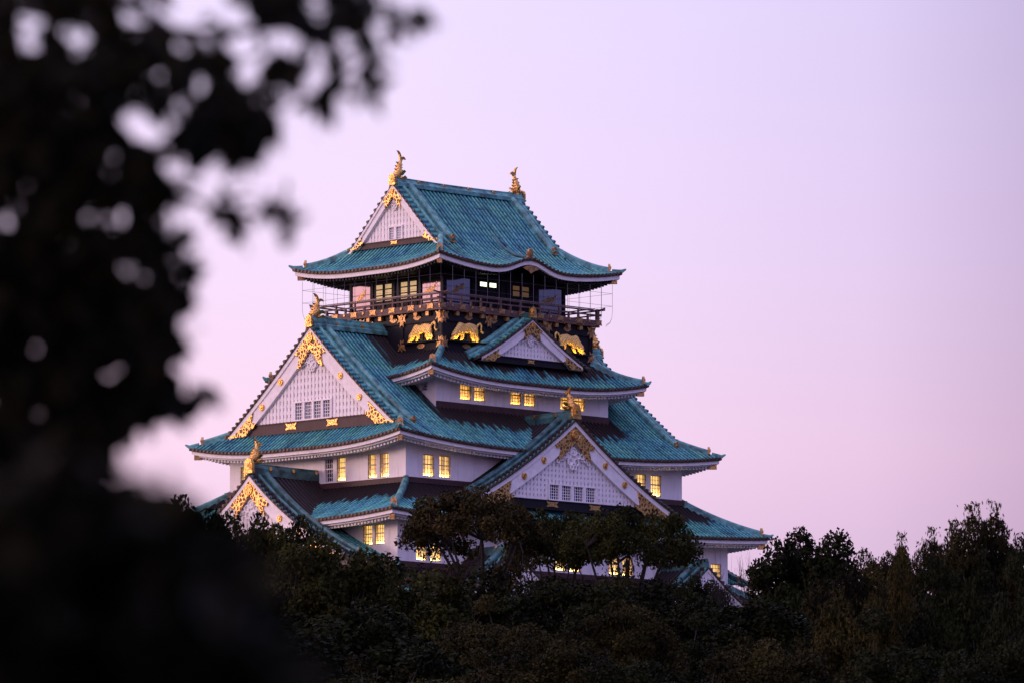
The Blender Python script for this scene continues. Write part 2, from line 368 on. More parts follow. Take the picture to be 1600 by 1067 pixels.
def poly(knots, deg=3):
    k = np.array(knots, float); c = np.polyfit(k[:, 0], k[:, 1], deg)
    return lambda d: np.polyval(c, d)

RP = 0.42
RIB = [(0.0, 0.0), (0.20, 0.0), (0.22, 0.09), (0.31, 0.15), (0.40, 0.09)]
def rib_cols(lo, hi):
    n0 = math.floor(lo / RP); n1 = math.ceil(hi / RP); xs = []; hs = []
    for k in range(n0, n1 + 1):
        for a, h in RIB:
            x = k * RP + a
            if lo <= x <= hi: xs.append(x); hs.append(h)
    xs = [lo] + xs + [hi]; hs = [0] + hs + [0]
    return np.array(xs), np.array(hs)

HORN = [(-0.2, 0), (-0.2, 0.32), (-0.12, 0.42), (0.12, 0.42), (0.2, 0.32), (0.2, 0)]
def ridge_prof(w, h): return [(-w / 2, -0.1), (-w / 2, h * 0.6), (-w * 0.36, h * 0.88), (0, h), (w * 0.36, h * 0.88), (w / 2, h * 0.6), (w / 2, -0.1)]

def onigawara(F_or_pt, parent, p, yaw, k=1.0, m='gold', name='ridge_end_tile'):
    """arched golden end plate of a ridge; its face looks along -y before yaw"""
    b = MB(); Fi = lambda s, o, z: (s, -o, z)
    arch = [(-0.36, 0), (-0.40, 0.12), (-0.33, 0.2), (-0.33, 0.62), (-0.24, 0.84), (0, 0.95), (0.24, 0.84), (0.33, 0.62), (0.33, 0.2), (0.40, 0.12), (0.36, 0)]
    b.plate(Fi, [(x * k, z * k) for x, z in arch], -0.12 * k, 0.12 * k)
    inner = [(x * 0.62 * k, (0.1 + z * 0.72) * k) for x, z in arch[2:9]]
    b.plate(Fi, inner, 0.12 * k, 0.17 * k)
    b.disc(Fi, 0, 0.52 * k, 0.13 * k, 0.17 * k, 0.23 * k)
    o = b.build(name, M[m], parent); o.location = p; o.rotation_euler = (0, 0, yaw); return o

def fish_mesh():
    """shachihoko: head down on the ridge, tail curled up; looks along -x, 2.5 m high"""
    b = MB()
    ctl = np.array([[-0.42, 0, 0.15], [-0.30, 0, 0.32], [-0.12, 0, 0.55], [-0.10, 0, 0.95], [-0.02, 0, 1.30], [0.12, 0, 1.62], [0.16, 0, 1.9], [0.10, 0, 2.1]])
    rad = np.array([0.20, 0.32, 0.37, 0.33, 0.26, 0.18, 0.11, 0.05])
    t = np.linspace(0, 1, 8); tt = np.linspace(0, 1, 26)
    path = np.stack([np.interp(tt, t, ctl[:, i]) for i in range(3)], 1)
    for _ in range(2): path[1:-1] = (path[:-2] + 2 * path[1:-1] + path[2:]) / 4
    r = np.interp(tt, t, rad) * (1 + 0.06 * (np.arange(26) % 2))
    b.tube(path, r, 10)
    Fi = lambda s, o, z: (s, o, z)
    # tail fan: two big curled lobes and a small one
    for poly_ in ([(0.02, 1.85), (0.0, 2.1), (-0.04, 2.35), (-0.16, 2.58), (-0.30, 2.68), (-0.12, 2.66), (0.08, 2.48), (0.2, 2.2), (0.22, 1.95)],
                  [(0.08, 1.9), (0.22, 2.12), (0.42, 2.2), (0.62, 2.12), (0.78, 1.92), (0.58, 1.95), (0.40, 1.9), (0.24, 1.72)],):
        b.plate(Fi, poly_, -0.09, 0.09)
    # dorsal spikes, belly fins, jaw
    for x, z, dx, dz in ((0.30, 0.5, 0.28, 0.12), (0.26, 0.78, 0.25, 0.16), (0.24, 1.05, 0.2, 0.16), (0.26, 1.3, 0.18, 0.14)):
        b.plate(Fi, [(x - 0.12, z - 0.14), (x + dx, z + dz), (x - 0.1, z + 0.16)], -0.05, 0.05)
    for x, z in ((-0.42, 0.85), (-0.36, 1.15), (-0.22, 1.5)):
        b.plate(Fi, [(x + 0.12, z - 0.13), (x - 0.2, z + 0.14), (x + 0.12, z + 0.13)], -0.05, 0.05)
    for sg in (-1, 1):
        b.add([(-0.1, sg * 0.3, 0.45), (0.15, sg * 0.3, 0.35), (0.2, sg * 0.72, 0.72), (0.02, sg * 0.7, 0.85), (-0.15, sg * 0.6, 0.75)], [(0, 1, 2, 3, 4)])
        b.add([(0, sg * 0.25, 0.12), (0.5, sg * 0.22, 0.05), (0.72, sg * 0.35, 0.22), (0.4, sg * 0.36, 0.42)], [(0, 1, 2, 3)])
        b.tube([(-0.5, sg * 0.17, 0.42), (-0.38, sg * 0.2, 0.50), (-0.25, sg * 0.22, 0.54)], [0.05, 0.08, 0.05], 6)
    b.tube([(-0.45, 0, 0.12), (-0.66, 0, 0.10), (-0.74, 0, 0.16)], [0.17, 0.13, 0.05], 8)
    b.tube([(-0.35, 0, 0.33), (-0.64, 0, 0.36), (-0.78, 0, 0.46)], [0.19, 0.12, 0.04], 8)
    b.tube([(0.6, 0, 0.0), (0.3, 0, 0.12), (-0.2, 0, 0.08)], [0.14, 0.26, 0.3], 8)
    return b
_fish = None
def fish(parent, p, yaw, k=1.0, wide=1.0):
    global _fish
    if _fish is None: o = fish_mesh().build('fish_ornament', M['gold'], parent); _fish = o
    else: o = _fish.copy(); COL.objects.link(o); o.parent = parent
    o.location = p; o.rotation_euler = (0, 0, yaw); o.scale = (k * wide, k * wide, k); return o

def eaves(face, roof, L, oe, ow, Lw, zE, white=True, teeth=True, sag=0.25):
    """everything under one eave line: tile ends, fascia boards, soffit, rafters. zE(s) = height of tile edge"""
    ss = np.linspace(-L, L, 81)
    tl = MB()
    tl.grid(np.stack([FA(face, ss, oe + 0.01, zE(ss) + 0.02), FA(face, ss, oe - 0.03, zE(ss) - 0.13), FA(face, np.clip(ss, -L + 0.2, L - 0.2), oe - 0.3, zE(ss) - 0.13)], 0))
    F = FR(face)
    for k in range(math.ceil(-L / RP), math.floor(L / RP) + 1):
        x = k * RP + 0.31
        if abs(x) > L: continue
        tl.disc(F, x, float(zE(x)) + 0.03, 0.125, oe - 0.05, oe + 0.05, 7)
    tl.build('eave_tiles', M['tile_end'], roof)
    fb = MB(); cl = lambda e: np.clip(ss, -L + e, L - e)
    hgt = 0.27 if teeth else 0.33
    rows = [(0.16, -0.12), (0.16, -0.12 - hgt), (0.42, -0.12 - hgt)]
    if white and teeth: rows += [(0.42, -0.12 - hgt - 0.12), (0.66, -0.12 - hgt - 0.12)]
    fb.grid(np.stack([FA(face, cl(e), oe - e, zE(ss) + dz) for e, dz in rows], 0))
    fb.build('fascia', M['trim'], roof)
    e0, dz0 = rows[-1]
    so = MB()
    # soffit from fascia to wall, and rafters below it
    tt = np.linspace(0, 1, 4); G = []
    def sof(s, t):
        o = (oe - e0) * (1 - t) + ow * t
        zz = zE(s) + dz0 + 0.02
        return o, zz * (1 - t) + (zE(0) * 0 + zmid + dz0 + sag) * t if False else zz + t * sag
    for t in tt:
        k = (L - e0) * (1 - t) + Lw * t
        o, z = sof(ss, t); G.append(FA(face, ss / L * k, o, z))
    so.grid(np.stack(G, 0))
    pitch = 0.37
    for k in range(math.ceil(-L / pitch), math.floor(L / pitch) + 1):
        x = k * pitch
        if abs(x) > L - e0 - 0.1: continue
        # rafter stops at the hip line
        t1 = 1.0 if abs(x) < Lw else max(0.0, (L - e0 - abs(x)) / max(L - e0 - Lw, 1e-6))
        if t1 < 0.05: continue
        P = []
        for t in (0, t1):
            o, z = sof(x, t); z = float(z)
            P += [F(x - 0.095, o, z - 0.21), F(x + 0.095, o, z - 0.21), F(x + 0.095, o, z + 0.01), F(x - 0.095, o, z + 0.01)]
        so.add(P, [(0, 1, 2, 3), (4, 7, 6, 5), (0, 4, 5, 1), (1, 5, 6, 2), (3, 2, 6, 7), (0, 3, 7, 4)])
    so.build('rafters', M['trim'] if white else M['black'], roof)

def skirt_roof(name, A, B, a, b, prof_t, lift, wall, shelter=None, white=True, w=0.85, faces=(0, 1, 2, 3), label=None):
    """four-sided roof from eave rectangle (A,B) up to the wall rectangle (a,b); prof_t(t) height, corners lifted"""
    mb = MB(); roofpar = None
    depX, depY = A - a, B - b
    roof = mb  # built below so parts can be parented
    data = []
    for f in faces:
        L, oe, dep, hipd = (A, B, depY, depX) if f in (0, 3) else (B, A, depX, depY)
        xs, hs = rib_cols(-L, L)
        nt = 11
        tmax = np.clip((L - np.abs(xs)) / hipd, 0, 1)
        T = np.linspace(0, 1, nt)[:, None] * tmax[None]
        sh = L - T * hipd
        q = np.clip((np.abs(xs)[None] - sh * (1 - w)) / (sh * w), 0, 1) ** 2.4
        Z = prof_t(T) + lift * (1 - T) ** 1.6 * q + hs[None] * np.minimum(1, tmax * 8)[None]
        O = oe - T * dep; Sx = np.broadcast_to(xs[None], T.shape)
        P = FA(f, Sx, O, Z)
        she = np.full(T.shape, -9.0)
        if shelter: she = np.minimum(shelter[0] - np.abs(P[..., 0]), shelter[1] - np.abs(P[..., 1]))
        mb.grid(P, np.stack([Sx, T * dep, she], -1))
        zE = lambda s, L=L: prof_t(0.0) + lift * np.clip((np.abs(s) - L * (1 - w)) / (L * w), 0, 1) ** 2.4
        data.append((f, L, oe, zE))
    roof = mb.build(name, M['copper'], keep)
    if label: roof['label'] = label
    for f, L, oe, zE in data:
        ow, Lw = (wall[1], wall[0]) if f in (0, 3) else (wall[0], wall[1])
        eaves(f, roof, L, oe, ow, Lw, zE, white)
    for sx in (-1, 1):
        for sy in (-1, 1):
            T = np.linspace(0.10, 1, 12)
            path = np.stack([sx * (A - T * depX), sy * (B - T * depY), prof_t(T) + lift * (1 - T) ** 1.6 - Z0], 1)
            hip(roof, path, sx, sy, prof_t, lift, A, B, depX, depY)
    return roof

def hip(roof, path, sx, sy, prof_t, lift, A, B, depX, depY):
    b = MB(); b.sweep(path, ridge_prof(0.46, 0.42))
    T = np.linspace(-0.035, 0.10, 5)
    p2 = np.stack([sx * (A - T * depX), sy * (B - T * depY), prof_t(np.maximum(T, 0)) + lift * (1 - T) ** 1.6 - Z0 + np.array([0.26, 0.12, 0.04, 0.02, 0])], 1)
    b.sweep(p2, ridge_prof(0.3, 0.24), scale=[0.35, 0.8, 1, 1, 1])
    b.build('hip_ridge', M['ridge'], roof)
    d = path[0] - path[1]; yaw = math.atan2(d[1], d[0]) + math.pi / 2
    onigawara(None, roof, tuple(path[0] + np.array([0, 0, 0.0])), yaw, 0.72, 'gold_dull')
    bp = MB(); bp.box(lambda s, o, z: (s, -o, z), -0.2, 0.2, -0.25, 0.35, -0.24, 0.16)
    e = bp.build('corner_beam_cap', M['gold_dull'], roof)
    e.location = (sx * (A - 0.55), sy * (B - 0.55), float(prof_t(0.0)) + lift - 0.62 - Z0); e.rotation_euler = (0, 0, yaw)

# ---- gable fronts
def sym(pts): return pts + [(-x, z) for x, z in reversed(pts) if abs(x) > 1e-6]

def gable_front(face, s0, out, P, hw, zb, bb, th, k=1.0, nwin=4, win=(1.35, 0.2, 1.15), squares=True, discs=((3.4, 0), (5.55, 0)), chev=True, plates=(2.35,), base_mat='black', parent=None, corner=True, ck=None):
    g = empty('gable', (0, 0, 0)); g.parent = keep
    F0 = FR(face); F = lambda s, o, z: F0(s + s0, o, z)
    ss = np.linspace(-hw, hw, 61); aS = np.abs(ss)
    top = P(aS) - 0.10; inn = np.maximum(P(aS) - th * (1 - 0.12 * aS / hw), zb - bb)
    # barge boards with a proud upper moulding
    bm = MB()
    mid = top - 0.42 * k
    o1 = out + 0.30
    rows = [(out - 0.25, top), (o1 + 0.10, top), (o1 + 0.10, mid), (o1, mid - 0.05), (o1, inn), (out - 0.05, inn)]
    bm.grid(np.stack([FA(face, ss + s0, np.full_like(ss, o), np.maximum(z, zb - bb - 0.25)) for o, z in rows], 0))
    bm.build('barge_board', M['trim'], g)
    # lattice panel
    sl = hw
    for q in np.linspace(0, hw, 400):
        if P(q) - th * (1 - 0.12 * q / hw) < zb + 0.05: sl = q; break
    wl = []
    if nwin:
        ww, gap, wh = win; tot = nwin * ww + (nwin - 1) * gap
        wz0 = zb + 0.14 * k
        for i in range(nwin): wl.append((-tot / 2 + i * (ww + gap), -tot / 2 + i * (ww + gap) + ww))
        wx0, wx1, wz1 = -tot / 2 - 0.16, tot / 2 + 0.16, wz0 + wh
    lb = MB(); bk = MB()
    topf = lambda q: P(abs(q)) - th * (1 - 0.12 * abs(q) / hw) + 0.25
    q = np.linspace(-sl, sl, 41)
    bk.grid(np.stack([FA(face, q + s0, np.full_like(q, out - 0.14), np.full_like(q, zb)), FA(face, q + s0, np.full_like(q, out - 0.14), topf(q))], 0))
    pit = 0.40 * (0.8 + 0.2 * k); bw = 0.125 if squares else 0.135
    i = 0
    for x in np.arange(-math.floor(sl / pit) * pit, sl, pit):
        if topf(x) - 0.2 < zb: continue
        lo = zb
        if nwin and wx0 - 0.1 < x < wx1 + 0.1: lo = wz1 + 0.1
        lb.box(F, x - bw, x + bw, out - 0.13, out + 0.02, lo, topf(x))
    hp = pit * (1.0 if squares else 1.35)
    zz = zb + hp * 0.4; zmx = P(0) - th
    while zz < zmx:
        sx = np.linspace(0, sl, 200); ok = sx[[topf(v) > zz for v in sx]]
        if len(ok):
            e = ok[-1]; segs = [(-e, e)]
            if nwin and zz < wz1 + 0.15: segs = [(-e, wx0), (wx1, e)]
            for a, c in segs:
                if c - a > 0.2: lb.box(F, a, c, out - 0.13, out - 0.02, zz - (0.11 if squares else 0.13), zz + (0.11 if squares else 0.13))
        zz += hp
    if nwin:
        for a, c in [(wx0, wl[0][0])] + [(wl[i][1], wl[i + 1][0]) for i in range(nwin - 1)] + [(wl[-1][1], wx1)]:
            lb.box(F, a, c, out - 0.13, out + 0.10, zb, wz1)
        lb.box(F, wx0, wx1, out - 0.13, out + 0.11, wz1, wz1 + 0.12)
        lb.box(F, wx0, wx1, out - 0.13, out + 0.11, zb, wz0 - 0.003)
    bk.build('lattice_backing', M['lattice_back'], g)
    lb.build('lattice', M['trim'], g)
    for a, c in wl:
        wb = MB(); n = 4
        for j in range(1, n): wb.box(F, a + (c - a) * j / n - 0.025, a + (c - a) * j / n + 0.025, out - 0.05, out + 0.0, wz0, wz1)
        for j in range(1, 5): wb.box(F, a, c, out - 0.045, out - 0.005, wz0 + wh * j / 5 - 0.022, wz0 + wh * j / 5 + 0.022)
        wo = wb.build('gable_window', M['frame_white'], g)
        pb = MB(); pb.box(F, a, c, out - 0.12, out - 0.10, wz0, wz1); pb.build('gable_window_glass', M['dark_glass'], g)
    # base board
    hb = sl + 0.9 * k
    bo = MB(); bo.box(F, -hb, hb, out - 0.1, out + 0.16, zb - bb, zb - 0.06); bo.box(F, -hb, hb, out - 0.1, out + 0.24, zb - 0.06, zb + 0.02)
    bo.build('base_board', M[base_mat], g)
    for px in plates:
        for sg in ((-1, 1) if px else (1,)):
            w_, h_ = 0.66 * k, bb * 0.62; zc = zb - bb * 0.42
            pm = MB(); pm.plate(F, [(sg * px + a * w_, zc + c * h_ / 2) for a, c in ((-1, -1), (-0.68, 0.0), (-1, 1), (-0.3, 0.8), (0.3, 0.8), (1, 1), (0.68, 0.0), (1, -1), (0.3, -0.8), (-0.3, -0.8))], out + 0.16, out + 0.22)
            pm.build('gold_plate', M['gold'], g)
    # golden chevron under the peak
    kk = k
    if chev:
        k = ck or k
        e = 2.15 * k; n = 9; U = np.linspace(0, e, n)
        cm = MB(); oo = o1 + 0.13
        outer = [(u, float(P(u)) - 0.52 * k) for u in U]
        pk = float(P(0)) - th - 0.06
        tip = float(P(1.85 * k)) - th - 0.18 * k
        for sg in (-1, 1):
            pl_ = [(sg * u, z) for u, z in outer] + [(sg * (e - 0.12 * k), outer[-1][1] - 0.28 * k), (sg * 1.62 * k, outer[-1][1] - 0.18 * k), (sg * 1.55 * k, outer[-1][1] - 0.42 * k), (sg * 1.78 * k, tip), (sg * 1.35 * k, tip + 0.25 * k), (0, pk)]
            cm.plate(F, pl_, oo - 0.14, oo)
        cm.build('gold_gable_crest', M['filigree'], g)
        dm = MB(); zc = float(P(0)) - 0.52 * k - 0.72 * k
        dm.disc(F, 0, zc, 0.34 * k, oo, oo + 0.09, 14); dm.ring(F, 0, zc, 0.40 * k, 0.06 * k, oo + 0.05)
        for j in range(6): dm.disc(F, 0.2 * k * math.cos(j * math.pi / 3), zc + 0.2 * k * math.sin(j * math.pi / 3), 0.09 * k, oo + 0.09, oo + 0.13, 7)
        dm.build('gold_rosette', M['gold'], g)
        # white carved pendant below it
        pm = MB(); o_ = out + 0.06
        zc = pk - 0.75 * k
        pm.disc(F, 0, zc, 0.40 * k, out, o_ + 0.12, 14); pm.ring(F, 0, zc, 0.30 * k, 0.07 * k, o_ + 0.15); pm.disc(F, 0, zc, 0.12 * k, o_ + 0.12, o_ + 0.2)
        for sg in (-1, 1):
            pm.ring(F, sg * 0.50 * k, zc - 0.30 * k, 0.24 * k, 0.085 * k, o_ + 0.1); pm.ring(F, sg * 0.95 * k, zc - 0.34 * k, 0.20 * k, 0.08 * k, o_ + 0.1)
            pm.ring(F, sg * 0.33 * k, zc - 0.80 * k, 0.26 * k, 0.085 * k, o_ + 0.1); pm.ring(F, sg * 1.32 * k, zc - 0.58 * k, 0.17 * k, 0.07 * k, o_ + 0.1)
            pm.ring(F, sg * 1.66 * k, zc - 0.82 * k, 0.14 * k, 0.06 * k, o_ + 0.1)
            pm.ring(F, sg * 0.17 * k, zc - 1.22 * k, 0.16 * k, 0.07 * k, o_ + 0.1)
            pm.plate(F, [(sg * 0.2 * k, zc + 0.15 * k), (sg * 1.9 * k, zc - 0.98 * k), (sg * 1.7 * k, zc - 0.95 * k), (sg * 0.2 * k, zc - 0.45 * k)], out, o_ + 0.05)
        pm.plate(F, [(-0.3 * k, zc - 0.3 * k), (-0.42 * k, zc - 0.8 * k), (0, zc - 1.5 * k), (0.42 * k, zc - 0.8 * k), (0.3 * k, zc - 0.3 * k)], out, o_ + 0.06)
        pm.disc(F, 0, zc - 0.72 * k, 0.16 * k, o_, o_ + 0.16, 8)
        pm.build('carved_pendant', M['trim'], g)
    k = kk
    for sd, _ in discs:
        for sg in (-1, 1):
            zc = float(P(sd)) - th * 0.58
            dm = MB(); dm.disc(F, sg * sd, zc, 0.26 * k, o1, o1 + 0.1, 12); dm.disc(F, sg * sd, zc, 0.11 * k, o1 + 0.1, o1 + 0.18, 8); dm.ring(F, sg * sd, zc, 0.2 * k, 0.05 * k, o1 + 0.1, n=13)
            dm.build('gold_boss', M['gold'], g)
    if corner:
        for sg in (-1, 1):
            u0, u1 = hw * 0.655, hw * 0.985; oo = o1 + 0.13
            zt = lambda u: float(P(u)) - 0.55 * k
            zl = zb - bb + 0.02
            pl_ = [(u0 - 0.3 * k, zb + 0.12 * k), (u0 + 0.3 * k, zb + 0.25 * k), (u0 + 0.05 * k, zt(u0 + 0.05 * k) - 0.05), (u0 + 0.35 * k, zt(u0 + 0.35 * k) - 0.02)]
            for u in np.linspace(u0 + 0.8 * k, u1, 5): pl_.append((u, max(zt(u), zl + 0.12)))
            pl_ += [(u1, zl), (u0 + 0.9 * k, zl), (u0 + 0.45 * k, zb - bb * 0.45), (u0, zb - bb * 0.25)]
            cm = MB(); cm.plate(F, [(sg * a, c) for a, c in pl_], oo - 0.14, oo); cm.build('gold_corner_plate', M['filigree'], g)
    return g

def verge(mb, side, face, s0, of, P, smax, n_from=0.0, dark=False):
    """tiles turned towards the gable edge + bosses along it + the two descending ridges; of = out of the edge"""
    F0 = FR(face)
    for sg in (-1, 1):
        tl, rd = MB(), MB(); side.append((tl, rd))
        xs, hs = rib_cols(n_from, smax)
        rows = []
        for o, dz in ((of, 0.0), (of - 0.35, 0.04), (of - 0.75, 0.08)):
            rows.append(FA(face, sg * xs + s0, np.full_like(xs, o), P(xs) + hs * 1.2 + dz))
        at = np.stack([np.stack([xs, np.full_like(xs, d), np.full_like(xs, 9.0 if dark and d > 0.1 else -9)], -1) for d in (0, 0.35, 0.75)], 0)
        mb.grid(np.stack(rows, 0), at)
        # edge strip
        tl.grid(np.stack([FA(face, sg * xs + s0, np.full_like(xs, of), P(xs) + hs * 1.2), FA(face, sg * xs + s0, np.full_like(xs, of - 0.03), P(xs) - 0.13), FA(face, sg * xs + s0, np.full_like(xs, of - 0.55), P(xs) - 0.13)], 0))
        for k in range(int(n_from / RP) + 1, int(smax / RP)):
            x = k * RP + 0.31
            tl.disc(lambda s, o, z: F0(s, o, z), sg * x + s0, float(P(x)) + 0.05, 0.12, of - 0.05, of + 0.06, 7)
        u = np.linspace(0.25, smax, 14)
        rd.sweep(FA(face, sg * u + s0, np.full_like(u, of - 0.78), P(u) + 0.06), ridge_prof(0.26, 0.26))
        u = np.linspace(0.25, smax - 0.4, 14)
        rd.sweep(FA(face, sg * u + s0, np.full_like(u, of - 1.55), P(u) + 0.06), ridge_prof(0.5, 0.46))

def dormer(name, face, s0, of, ob, P, smax, front, ridge_h=0.85, shelter=None, fishy=True, k=1.0, dark=False, endtile=True):
    """triangular gable roof: ridge runs from out=of back to out=ob"""
    mb = MB()
    os_, hs = rib_cols(ob, of - 0.75)
    for sg in (-1, 1):
        u = np.linspace(0, smax, 14)
        U, O = np.meshgrid(u, os_, indexing='ij')
        Z = P(U) + hs[None]
        Pt = FA(face, sg * U + s0, O, Z)
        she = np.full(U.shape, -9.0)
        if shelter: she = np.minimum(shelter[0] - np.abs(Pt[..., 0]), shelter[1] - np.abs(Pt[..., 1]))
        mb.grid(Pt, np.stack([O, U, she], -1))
    side = []; verge(mb, side, face, s0, of, P, smax, dark=dark)
    roof = mb.build(name, M['copper'], keep)
    for tl, rd in side: tl.build('verge_tiles', M['tile_end'], roof); rd.build('descending_ridge', M['ridge_dark'] if dark else M['ridge'], roof)
    top = float(P(0))
    rb = MB(); o = np.linspace(of - 0.25, ob, 8); sag = 0.18 * ((np.abs(o - ob) / abs(of - ob)) ** 2)
    rb.sweep(FA(face, np.full_like(o, s0), o, top - 0.1 + sag), ridge_prof(0.62 * k, ridge_h))
    rb.sweep(FA(face, np.full_like(o, s0), o, top - 0.1 + sag + ridge_h), ridge_prof(0.34 * k, 0.12))
    rb.build('main_ridge', M['ridge_dark'], roof)
    F = FR(face)
    for oo in np.arange(of - 2.0, ob + 1, -2.4):
        for sg in (-1, 1):
            dm = MB(); q = sg * 0.33 * k
            P0 = np.array(F(s0 + q, oo, top + 0.45))
            dm.tube([P0, P0 + (np.array(F(s0 + q + sg * 0.06, oo, 0)) - np.array(F(s0 + q, oo, 0)))], 0.14 * k, 8); dm.build('gold_boss', M['gold'], roof)
    if endtile: onigawara(None, roof, F(s0, of - 0.1, top + 0.02), ROT[face], 1.25 * k, 'gold')
    if fishy: fish(roof, F(s0, of - 0.75, top + ridge_h + 0.2), ROT[face] + math.pi / 2, fishy, 1.35)
    # lower ends of the descending ridges
    for sg in (-1, 1):
        e = smax - 0.4
        onigawara(None, roof, F(sg * e + s0, of - 1.55, float(P(e)) + 0.05), ROT[face] + sg * math.pi / 2, 0.62 * k, 'gold_dull')
    return roof

def irimoya(name, A, B, prof, xe, lift, wall, front, shelter=None, white=True, w=0.85, ridge_h=0.9, fk=1.0, bump=None, dl=4.0):
    """hip-and-gable roof, ridge along x; prof(d) height at distance d in from the eave"""
    mb = MB(); data = []
    def lf(s, d, L):
        sh = np.maximum(L - d, 0.1)
        q = np.clip((np.abs(s) - sh * (1 - w)) / (sh * w), 0, 1) ** 2.4
        return lift * np.clip(1 - d / dl, 0, 1) ** 1.6 * q
    bf = lambda s, d: 0 * s + 0 * d
    if bump: bf = lambda s, d: bump * np.exp(-(s / 2.2) ** 2) * np.clip(1 - d / 3.6, 0, 1) ** 1.5
    for f in (0, 3):
        for part in (0, 1, 2):
            lo, hi = ((-A, -xe), (-xe + 0.72, xe - 0.72), (xe, A))[part]
            xs, hs = rib_cols(lo, hi); n = 26 if part == 1 else 8
            dm = np.full_like(xs, B) if part == 1 else np.clip(A - np.abs(xs), 0, B)
            D = np.linspace(0, 1, n)[:, None] * dm[None]
            Sx = np.broadcast_to(xs[None], D.shape)
            Z = prof(D) + lf(Sx, D, A) + bf(Sx, D) + hs[None]
            Pt = FA(f, Sx, B - D, Z)
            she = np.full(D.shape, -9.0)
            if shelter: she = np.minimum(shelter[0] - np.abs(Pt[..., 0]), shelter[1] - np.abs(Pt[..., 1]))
            mb.grid(Pt, np.stack([Sx, D, she], -1))
        # strip of main slope under the verge down to the eave
        for sg in (-1, 1):
            xs, hs = rib_cols(xe - 0.72, xe); dm = A - xe
            D = np.linspace(0, dm + 0.3, 8)[:, None] + 0 * xs[None]; Sx = np.broadcast_to(sg * xs[None], D.shape)
            mb.grid(FA(f, Sx, B - D, prof(D) + lf(Sx, D, A) + hs[None]), np.stack([Sx, D, D * 0 - 9], -1))
        data.append((f, A, B))
    dep = A - front
    for f in (1, 2):
        xs, hs = rib_cols(-B, B)
        dm = np.minimum(dep, B - np.abs(xs)); D = np.linspace(0, 1, 9)[:, None] * dm[None]; Sx = np.broadcast_to(xs[None], D.shape)
        mb.grid(FA(f, Sx, A - D, prof(D) + lf(Sx, D, B) + hs[None]), np.stack([Sx, D, D * 0 - 9], -1))
        data.append((f, B, A))
    # verges at both gable ends
    P = lambda u: prof(B - np.abs(u))
    side = []
    for f in (1, 2): verge(mb, side, f, 0, xe, P, B - (A - xe) + 0.1)
    roof = mb.build(name, M['copper'], keep)
    for tl, rd in side: tl.build('verge_tiles', M['tile_end'], roof); rd.build('descending_ridge', M['ridge'], roof)
    for f, L, oe in data:
        ow, Lw = (wall[1], wall[0]) if f in (0, 3) else (wall[0], wall[1])
        zE = (lambda s, L=L, f=f: prof(0.0) + lf(np.asarray(s, float), 0.0, L) + (bf(np.asarray(s, float), 0.0) if f in (0, 3) else 0))
        eaves(f, roof, L, oe, ow, Lw, zE, white, teeth=white)
    for sx in (-1, 1):
        for sy in (-1, 1):
            D = np.linspace(0.75, A - xe + 0.9, 10)
            zz = prof(D) + lift * np.clip(1 - D / dl, 0, 1) ** 1.6
            path = np.stack([sx * (A - D), sy * (B - D), zz - Z0], 1)
            hip(roof, path, sx, sy, lambda t: prof(np.asarray(t) * 6.0), lift, A, B, 6.0, 6.0)
            ye = B - (A - xe) + 0.1 - 0.4
            onigawara(None, roof, (sx * (xe - 1.55), sy * (ye + 0.1), float(P(ye)) + 0.08 - Z0), 0 if sy < 0 else math.pi, 0.7, 'gold_dull')
    top = float(prof(B)); x = np.linspace(-xe + 0.2, xe - 0.2, 31); sag = 0.10 * (x / xe) ** 2
    rb = MB(); rb.sweep(np.stack([x, 0 * x, top - 0.15 + sag - Z0], 1), ridge_prof(0.66, ridge_h)); rb.sweep(np.stack([x, 0 * x, top - 0.15 + ridge_h + sag - Z0], 1), ridge_prof(0.4, 0.12))
    rb.sweep(np.stack([x, 0 * x, top - 0.12 - Z0 + 0 * x], 1), ridge_prof(1.05, 0.34))
    rb.build('main_ridge', M['ridge'], roof)
    for xx in np.arange(-xe + 2.6, xe - 1.5, 2.75):
        for sg in (-1, 1):
            dm = MB(); dm.tube([(xx, sg * 0.3, top + 0.28 - Z0), (xx, sg * 0.40, top + 0.28 - Z0)], 0.14, 8); dm.build('gold_boss', M['gold'], roof)
    for sx in (-1, 1):
        onigawara(None, roof, (sx * (xe - 0.02), 0, top - 0.12 - Z0), ROT[1] if sx < 0 else ROT[2], 1.0, 'gold')
        fish(roof, (sx * (xe - 0.75), 0, top + ridge_h - 0.15 - Z0), 0 if sx < 0 else math.pi, fk, 1.0 if fk > 0.8 else 1.4)
    return roof, P

